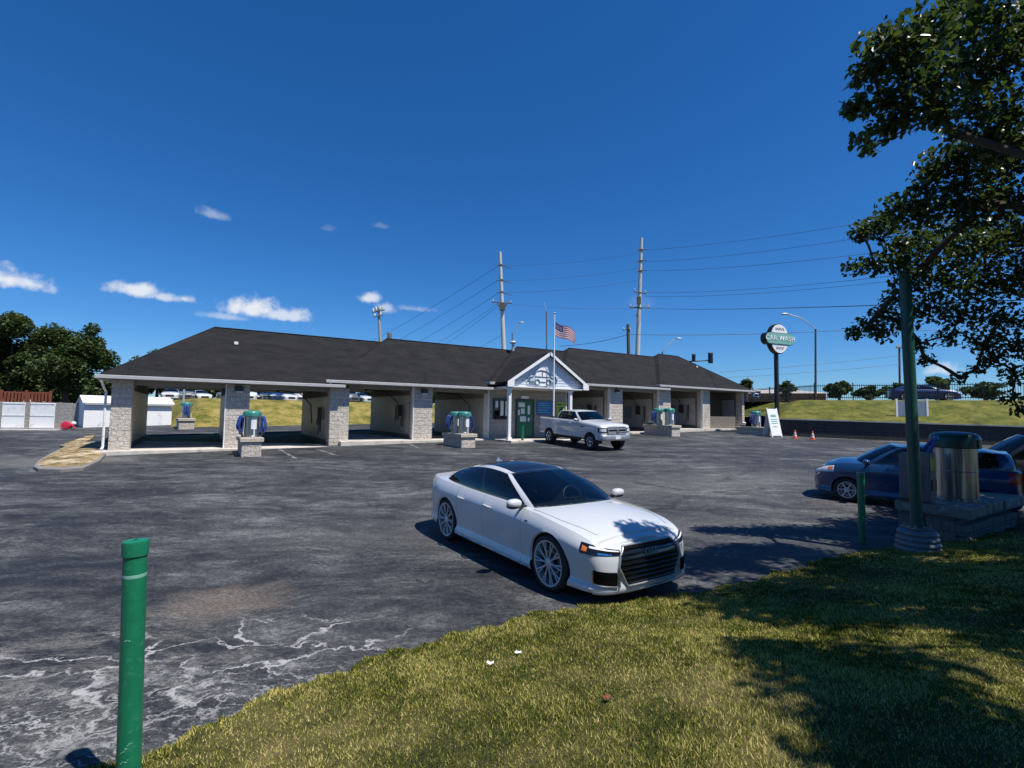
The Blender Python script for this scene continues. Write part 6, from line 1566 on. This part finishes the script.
for i, (u, vt, vb, w, d, lb) in enumerate([(158, 341, 407, 60, 74, 'tree whose top shows above the left hip of the roof'), (126, 364, 408, 66, 72, 'dark tree on the hill behind the shed roof'), (190, 362, 406, 66, 84, 'dark hill tree behind the thin post'), (222, 364, 406, 66, 86, 'dark hill tree behind the first inner pillar'), (250, 360, 406, 66, 84, 'dark tree left behind the far car row in the second bay'), (284, 362, 406, 66, 86, 'dark tree right behind the far car row in the second bay'), (316, 366, 406, 66, 84, 'hill tree behind the third pillar'), (350, 370, 406, 60, 82, 'dark hill tree seen through the third bay'), (384, 372, 406, 56, 84, 'hill tree hidden behind the fourth pillar'), (432, 374, 406, 50, 84, 'hill tree in the narrow gap of the fourth bay')]):
    ptree(u, vt, vb, w, d, lb, 5200, .52, group=gh_, seed=20 + i, gz=3.3)
gr_ = 'trees beyond the fence'
ptree(839, 378, 402, 28, 60, 'round mid-green tree behind the fence right of the lamp', 3600, .34, 'leaf_light', gr_, seed=40, gz=3)
ptree(786, 379, 399, 24, 66, 'small sparse tree right of the pole sign', 700, .42, 'leaf_tree', gr_, seed=41, gz=3)
ptree(746, 377, 394, 16, 55, 'spiky little tree at the right end of the roof', 500, .40, 'leaf_tree', gr_, seed=42, gz=3)
ptree(868, 384, 402, 30, 66, 'dark bush behind the fence left of the far pole', 2200, .38, 'leaf_tree', gr_, seed=43, gz=3)
ptree(893, 380, 402, 26, 66, 'dark bush behind the far pole', 2200, .38, 'leaf_tree', gr_, seed=44, gz=3)
ptree(936, 373, 400, 32, 72, 'pale tree rising behind the blue road sedan', 2500, .40, 'leaf_light', gr_, seed=45, gz=3)
ptree(985, 380, 402, 50, 75, 'dark tree row end behind the fence at the right', 2500, .42, 'leaf_tree', gr_, seed=46, gz=3)
# shrub seen in the shadow of the third bay
p = BL(8.0, 12.4, 0); p.z = zl(p.x, p.y); tree('shrub', p, .8, ((0, 0, .7), (1.5, .8, .6)), 'dark low shrub behind the third bay', 2500, .16, 'leaf_tree', None, .04, 'shrub', seed=60, nl=5)

# the big tree at the right whose limbs hang over the scene
TB = Vector((6.3, 3.1)); tz = mound_at(TB.x, TB.y)
o = empty('shade_tree', (TB.x, TB.y, tz), 0, 'large dark-leaved tree hanging over the right side of the lawn', 'tree')
C = []; Q = []
def cl(u, v, d, r): p = at(u, v, d); C.append((p.x - TB.x, p.y - TB.y, p.z - tz)); Q.append((r, r, r * .8))
VV = []
for (u, v, d, r) in [(895, 42, 4.90, 0.30), (876, 48, 4.90, 0.24), (868, 70, 4.95, 0.20), (905, 62, 4.90, 0.30), (862, 78, 4.95, 0.16),
    (858, 106, 5.00, 0.17), (849, 110, 5.00, 0.11), (880, 102, 5.00, 0.25), (863, 140, 5.10, 0.16), (868, 150, 7.00, 0.14), (885, 130, 5.10, 0.18), (905, 116, 5.00, 0.25),
    (930, 28, 4.90, 0.36), (925, 80, 4.80, 0.36), (960, 16, 6.00, 0.45), (960, 62, 6.00, 0.51), (998, 12, 6.00, 0.46), (1000, 66, 6.00, 0.49), (1022, 36, 6.00, 0.43), (940, 106, 5.00, 0.28), (972, 108, 6.00, 0.40), (950, 132, 5.20, 0.16), (1010, 116, 6.00, 0.42), (985, 134, 6.00, 0.25), (975, 150, 7.00, 0.33), (1000, 146, 6.00, 0.32), (1020, 152, 7.00, 0.38), (958, 158, 7.00, 0.24),
    (938, 164, 7.00, 0.33), (926, 184, 7.00, 0.28), (965, 172, 7.00, 0.42), (1005, 160, 7.00, 0.44), (1002, 200, 7.00, 0.55), (960, 205, 7.00, 0.52), (920, 212, 7.00, 0.36), (895, 208, 7.00, 0.27), (872, 228, 8.40, 0.32), (886, 224, 8.40, 0.32), (860, 232, 8.40, 0.22),
    (902, 244, 8.40, 0.41), (940, 244, 8.40, 0.60), (985, 245, 8.40, 0.60), (1018, 235, 8.40, 0.59), (854, 268, 8.40, 0.22), (874, 264, 8.40, 0.26), (895, 262, 8.40, 0.31), (915, 276, 8.40, 0.40), (950, 282, 8.40, 0.48), (990, 287, 8.40, 0.50), (1020, 276, 8.40, 0.50),
    (896, 299, 8.80, 0.28), (880, 315, 8.80, 0.23), (868, 326, 8.80, 0.26), (854, 333, 8.80, 0.18), (882, 334, 8.80, 0.23), (926, 308, 8.80, 0.38), (902, 322, 8.80, 0.28), (960, 314, 8.80, 0.38), (1000, 320, 8.80, 0.43),
    (920, 344, 8.80, 0.22), (926, 360, 8.80, 0.16), (950, 336, 8.80, 0.25), (985, 344, 8.80, 0.30), (1015, 346, 8.80, 0.37), (1016, 374, 8.80, 0.27), (960, 378, 8.80, 0.14), (976, 370, 8.80, 0.16), (992, 361, 8.80, 0.21), (1012, 398, 8.80, 0.20), (1020, 410, 8.80, 0.16)]:
    cl(u, v, d, r); VV.append(v)
nvis = len(C); rt = np.random.default_rng(21)
while len(C) < nvis + 270:
    d = rt.normal(size=3); d /= np.linalg.norm(d); f = rt.uniform(.25, 1) ** .6; p = np.array((6.6, 2.6, 6.3)) + d * f * np.array((4.6, 4.4, 3.3))
    r = rt.uniform(.45, .75)
    if len(C) > nvis + 160: p = np.array((11.6, 8.4, 6.4)) + d * f * np.array((3.9, 3.6, 2.6))     # limbs reaching out over the island
    if p[1] > -.5:      # keep the frame's own sky clear: those limbs are set by hand above
        y = max(p[1], .4); u = 512 + 500 * (p[0] - r) / y; v = 418 - 500 * (p[2] - CAMZ) / y
        if u < 1085 and v > -420: continue
    if p[0] < 2.6 and p[2] < 4 or p[2] < 3: continue
    xs_, ys_ = p[0] - .41 * (p[2] - .4), p[1] + .285 * (p[2] - .4)
    if ys_ > 1 and 512 + 500 * (xs_ - r) / ys_ < 690 and 418 + 925 / ys_ > 585: continue      # the lawn left of centre lies in the sun
    C.append((p[0] - TB.x, p[1] - TB.y, p[2] - tz)); Q.append((r, r, r * .75))
C = np.array(C); Q = np.array(Q)
root_pts = [(0, 0, 0), (-.04, .05, 1.2), (.05, .12, 2.3), (.15, .15, 3.2), (.25, .2, 4.4), (.3, .25, 5.6)]
nodes = [np.array(p, float) for p in root_pts]; par = [-1, 0, 1, 2, 3, 4]
order = np.concatenate([np.argsort(np.linalg.norm(C[nvis:] - nodes[3], axis=1)) + nvis, np.argsort(np.linalg.norm(C[:nvis] - nodes[3], axis=1))])
grp = [0] * len(root_pts)
gv = [1 if VV[k_] < 155 else 2 for k_ in range(nvis)] + [0] * (len(C) - nvis)
for i in order:
    grp.append(gv[i]); c = C[i]; dist = [np.linalg.norm(c - n_) + .35 * np.linalg.norm(n_ - nodes[3]) if k >= 2 and (gv[i] == 0 or grp[k] in (0, gv[i])) else 99 for k, n_ in enumerate(nodes)]; k = int(np.argmin(dist)); nodes.append(c); par.append(k)
wt = [1.0] * len(nodes)
for i in range(len(nodes) - 1, 0, -1): wt[par[i]] += wt[i]
rad = [max(.008, .0165 * w ** .5) for w in wt]
b = MB(); rad0 = [.26, .22, .20, .17, .13, .09]
b.tube([(0, 0, -.3)] + root_pts, [.33] + rad0, 16)
rj = random.Random(4)
for i in range(len(root_pts), len(nodes)):
    a, c = nodes[par[i]], nodes[i]; L = np.linalg.norm(c - a); m1 = a + (c - a) * .5 + np.array((rj.uniform(-.08, .08), rj.uniform(-.08, .08), .05)) * L
    r0 = min(rad[i] * .9, .026 if i - len(root_pts) < len(C) - nvis else .015); b.tube(catmull(np.array([a, m1, c]), np.linspace(0, 2, 7)), list(np.linspace(r0, max(rad[i] * .7, .006), 7)), 6)
    for k in range(3):
        e = c + np.array((rj.uniform(-1, 1), rj.uniform(-1, 1), rj.uniform(-.6, .8))) * .16; b.tube([c, (c + e) / 2 + np.array((0, 0, .03)), e], [.010, .007, .004], 4)
b.build('trunk', MAT['bark'], o, smooth=50)
leaf_soup('crown', C[:nvis], Q[:nvis] * 1.0, 18000, .084, MAT['leaf_near'], o, droop=.65, shell=.5)
leaf_soup('crown', C[nvis:], Q[nvis:], 105000, .125, MAT['leaf_near'], o, droop=.5, shell=.6)
# low plant at the right edge
p = at(1021, 408, 30); # bits of litter on the lawn
for (u, v, m, lb) in ((490, 667, 'paper', 'crumpled white paper scrap on the lawn'), (518, 656, 'paper', 'thin white scrap lying above the crumpled one'), (607, 702, 'wood_fence', 'dry brown leaf lying on the lawn')):
    lo, hi = 2.0, 9.0
    r_ = ray(u, v)
    for _ in range(40):
        m_ = (lo + hi) / 2; q = r_ * (m_ / r_.y)
        if CAMZ + q.z > mound_at(q.x, q.y): lo = m_
        else: hi = m_
    q = r_ * (lo / r_.y); b = MB(); P = np.array([[(x * .028 * (1 if i else .8), y * .02, .035 + .008 * math.sin(3 * x + 2 * y + i)) for i, y in enumerate((-1, 0, 1))] for x in (-1, -.3, .4, 1)]); b.grid(P); ob = b.build('litter_scrap', MAT[m], loc=(q.x, q.y, CAMZ + q.z)); ob.rotation_euler = (0, 0, u); tag(ob, lb, 'litter')

# unseen wood added behind the camera to darken reflections and cut sky fill
Cb, Qb = [], []
rb = np.random.default_rng(77)
for a in np.linspace(-2.9, .15, 46):
    rr_ = rb.uniform(26, 34); Cb.append((rr_ * math.cos(a), rr_ * math.sin(a) - 4, rb.uniform(2.5, 6.5))); Qb.append((rb.uniform(2, 3.2), rb.uniform(2, 3.2), rb.uniform(2.2, 3.6)))
wd_ = leaf_soup('added_wood', Cb, Qb, 15000, .75, MAT['leaf_tree'], None); tag(wd_, 'unseen green wood added behind the camera to darken reflections', 'wood', kind='stuff')

# ================================================================== LIGHT, SKY, CAMERA
SUN_EL = R(63.5); SX, SY = .82, -.57
w = bpy.data.worlds.new('World'); scene.world = w; w.use_nodes = True; w.cycles.sampling_method = 'MANUAL'; w.cycles.sample_map_resolution = 256
nt = w.node_tree; nt.nodes.clear(); L_ = nt.links
out = nt.nodes.new('ShaderNodeOutputWorld'); bg = nt.nodes.new('ShaderNodeBackground'); L_.new(bg.outputs[0], out.inputs[0])
sky = nt.nodes.new('ShaderNodeTexSky'); sky.sky_type = 'NISHITA'; sky.sun_disc = False; sky.sun_elevation = SUN_EL; sky.sun_rotation = math.atan2(SX, SY)
sky.altitude = 300; sky.air_density = 1.0; sky.dust_density = .1; sky.ozone_density = 4.0
bg.inputs['Strength'].default_value = .062
hs = nt.nodes.new('ShaderNodeHueSaturation'); hs.inputs['Saturation'].default_value = 1.12; tint = nt.nodes.new('ShaderNodeMix'); tint.data_type = 'RGBA'; tint.blend_type = 'MULTIPLY'; tint.inputs[0].default_value = 1; L_.new(sky.outputs[0], tint.inputs[6]); tint.inputs[7].default_value = (.80, 1.13, 1.55, 1); L_.new(tint.outputs[2], hs.inputs['Color'])
tc = nt.nodes.new('ShaderNodeTexCoord')
def wn(typ, **kw):
    nd = nt.nodes.new(typ)
    for k, v in kw.items(): setattr(nd, k, v)
    return nd
def wm(op, a, b_=0.0):
    nd = wn('ShaderNodeMath', operation=op)
    for i, x in enumerate((a, b_)):
        if isinstance(x, bpy.types.NodeSocket): L_.new(x, nd.inputs[i])
        else: nd.inputs[i].default_value = x
    return nd.outputs[0]
nz1 = wn('ShaderNodeTexNoise'); L_.new(tc.outputs['Generated'], nz1.inputs['Vector']); nz1.inputs['Scale'].default_value = 34; nz1.inputs['Detail'].default_value = 8; nz1.inputs['Roughness'].default_value = .6
total = None
for (u, v, su, sv, amt) in [(8, 280, 26, 9, .9), (140, 292, 19, 6.5, .85), (160, 297, 24, 4.6, .65), (185, 299, 8, 4.4, .7), (250, 310, 22, 9, .9), (282, 316, 26, 5.5, .7), (224, 317, 18, 3.6, .4), (212, 215, 11, 4.5, .30), (369, 299, 11, 5, .75), (386, 309, 9, 5, .5), (414, 309, 15, 3, .28), (380, 226, 9, 3, .12), (328, 229, 6, 3, .10), (940, 371, 12, 6, .6), (640, 305, 12, 8, .06)]:
    dv_ = ray(u, v).normalized(); rt_ = dv_.cross(Vector((0, 0, 1))).normalized(); up_ = rt_.cross(dv_).normalized(); k = 500 / (1.0 / ray(u, v).normalized().y)
    def dot(vec):
        nd = wn('ShaderNodeVectorMath', operation='DOT_PRODUCT'); L_.new(tc.outputs['Generated'], nd.inputs[0]); nd.inputs[1].default_value = vec; return nd.outputs['Value']
    a = wm('MULTIPLY', dot(rt_), 1.0 / (su * 1.25 / 500 * dv_.y)); bb = wm('MULTIPLY', dot(up_), 1.0 / (sv * 1.25 / 500 * dv_.y))
    bb = wm('ADD', wm('MULTIPLY', wm('MAXIMUM', bb, 0.0), .9), wm('MULTIPLY', wm('MINIMUM', bb, 0.0), 1.6))
    rr_ = wm('SQRT', wm('ADD', wm('MULTIPLY', a, a), wm('MULTIPLY', bb, bb)))
    rr_ = wm('ADD', rr_, wm('MULTIPLY', wm('SUBTRACT', nz1.outputs['Fac'], .5), 2.6))
    fr = wm('GREATER_THAN', dot(dv_), 0.0)
    mr = wn('ShaderNodeMapRange', interpolation_type='SMOOTHSTEP'); L_.new(rr_, mr.inputs['Value']); mr.inputs['From Min'].default_value = 1.3; mr.inputs['From Max'].default_value = .15; mr.inputs['To Max'].default_value = amt
    m_ = wm('MULTIPLY', mr.outputs[0], fr); total = m_ if total is None else wm('MAXIMUM', total, m_)
mx = wn('ShaderNodeMix', data_type='RGBA'); L_.new(total, mx.inputs[0]); L_.new(hs.outputs[0], mx.inputs[6]); mx.inputs[7].default_value = (11.5, 11.8, 12.2, 1)
L_.new(mx.outputs[2], bg.inputs['Color'])
sd = bpy.data.lights.new('sun', 'SUN'); sd.energy = 5.0; sd.angle = R(.53); sd.color = (1, .955, .88)
so = bpy.data.objects.new('sun', sd); COL.objects.link(so)
hv = Vector((SX, SY, 0)).normalized() * math.cos(SUN_EL); sv_ = Vector((hv.x, hv.y, math.sin(SUN_EL))); so.rotation_euler = sv_.to_track_quat('Z', 'Y').to_euler(); so.location = (20, -15, 40)
cd = bpy.data.cameras.new('camera'); cam = bpy.data.objects.new('camera', cd); COL.objects.link(cam); scene.camera = cam
cd.sensor_width = 36; cd.lens = 36 * F / 1024; cd.clip_end = 5000; cd.clip_start = .05
cam.matrix_world = Matrix.Translation((0, 0, CAMZ)) @ Matrix.Rotation(R(90) + PITCH, 4, 'X') @ Matrix.Rotation(ROLL, 4, 'Z')
scene.view_settings.view_transform = 'Standard'; scene.view_settings.look = 'None'; scene.view_settings.gamma = 1; scene.view_settings.exposure = .3
scene.view_settings.use_curve_mapping = False
scene.render.engine = 'CYCLES'; scene.cycles.max_bounces = 4; scene.cycles.diffuse_bounces = 2; scene.cycles.transparent_max_bounces = 8; scene.cycles.use_denoising = True
scene.render.resolution_x = 1024; scene.render.resolution_y = 768
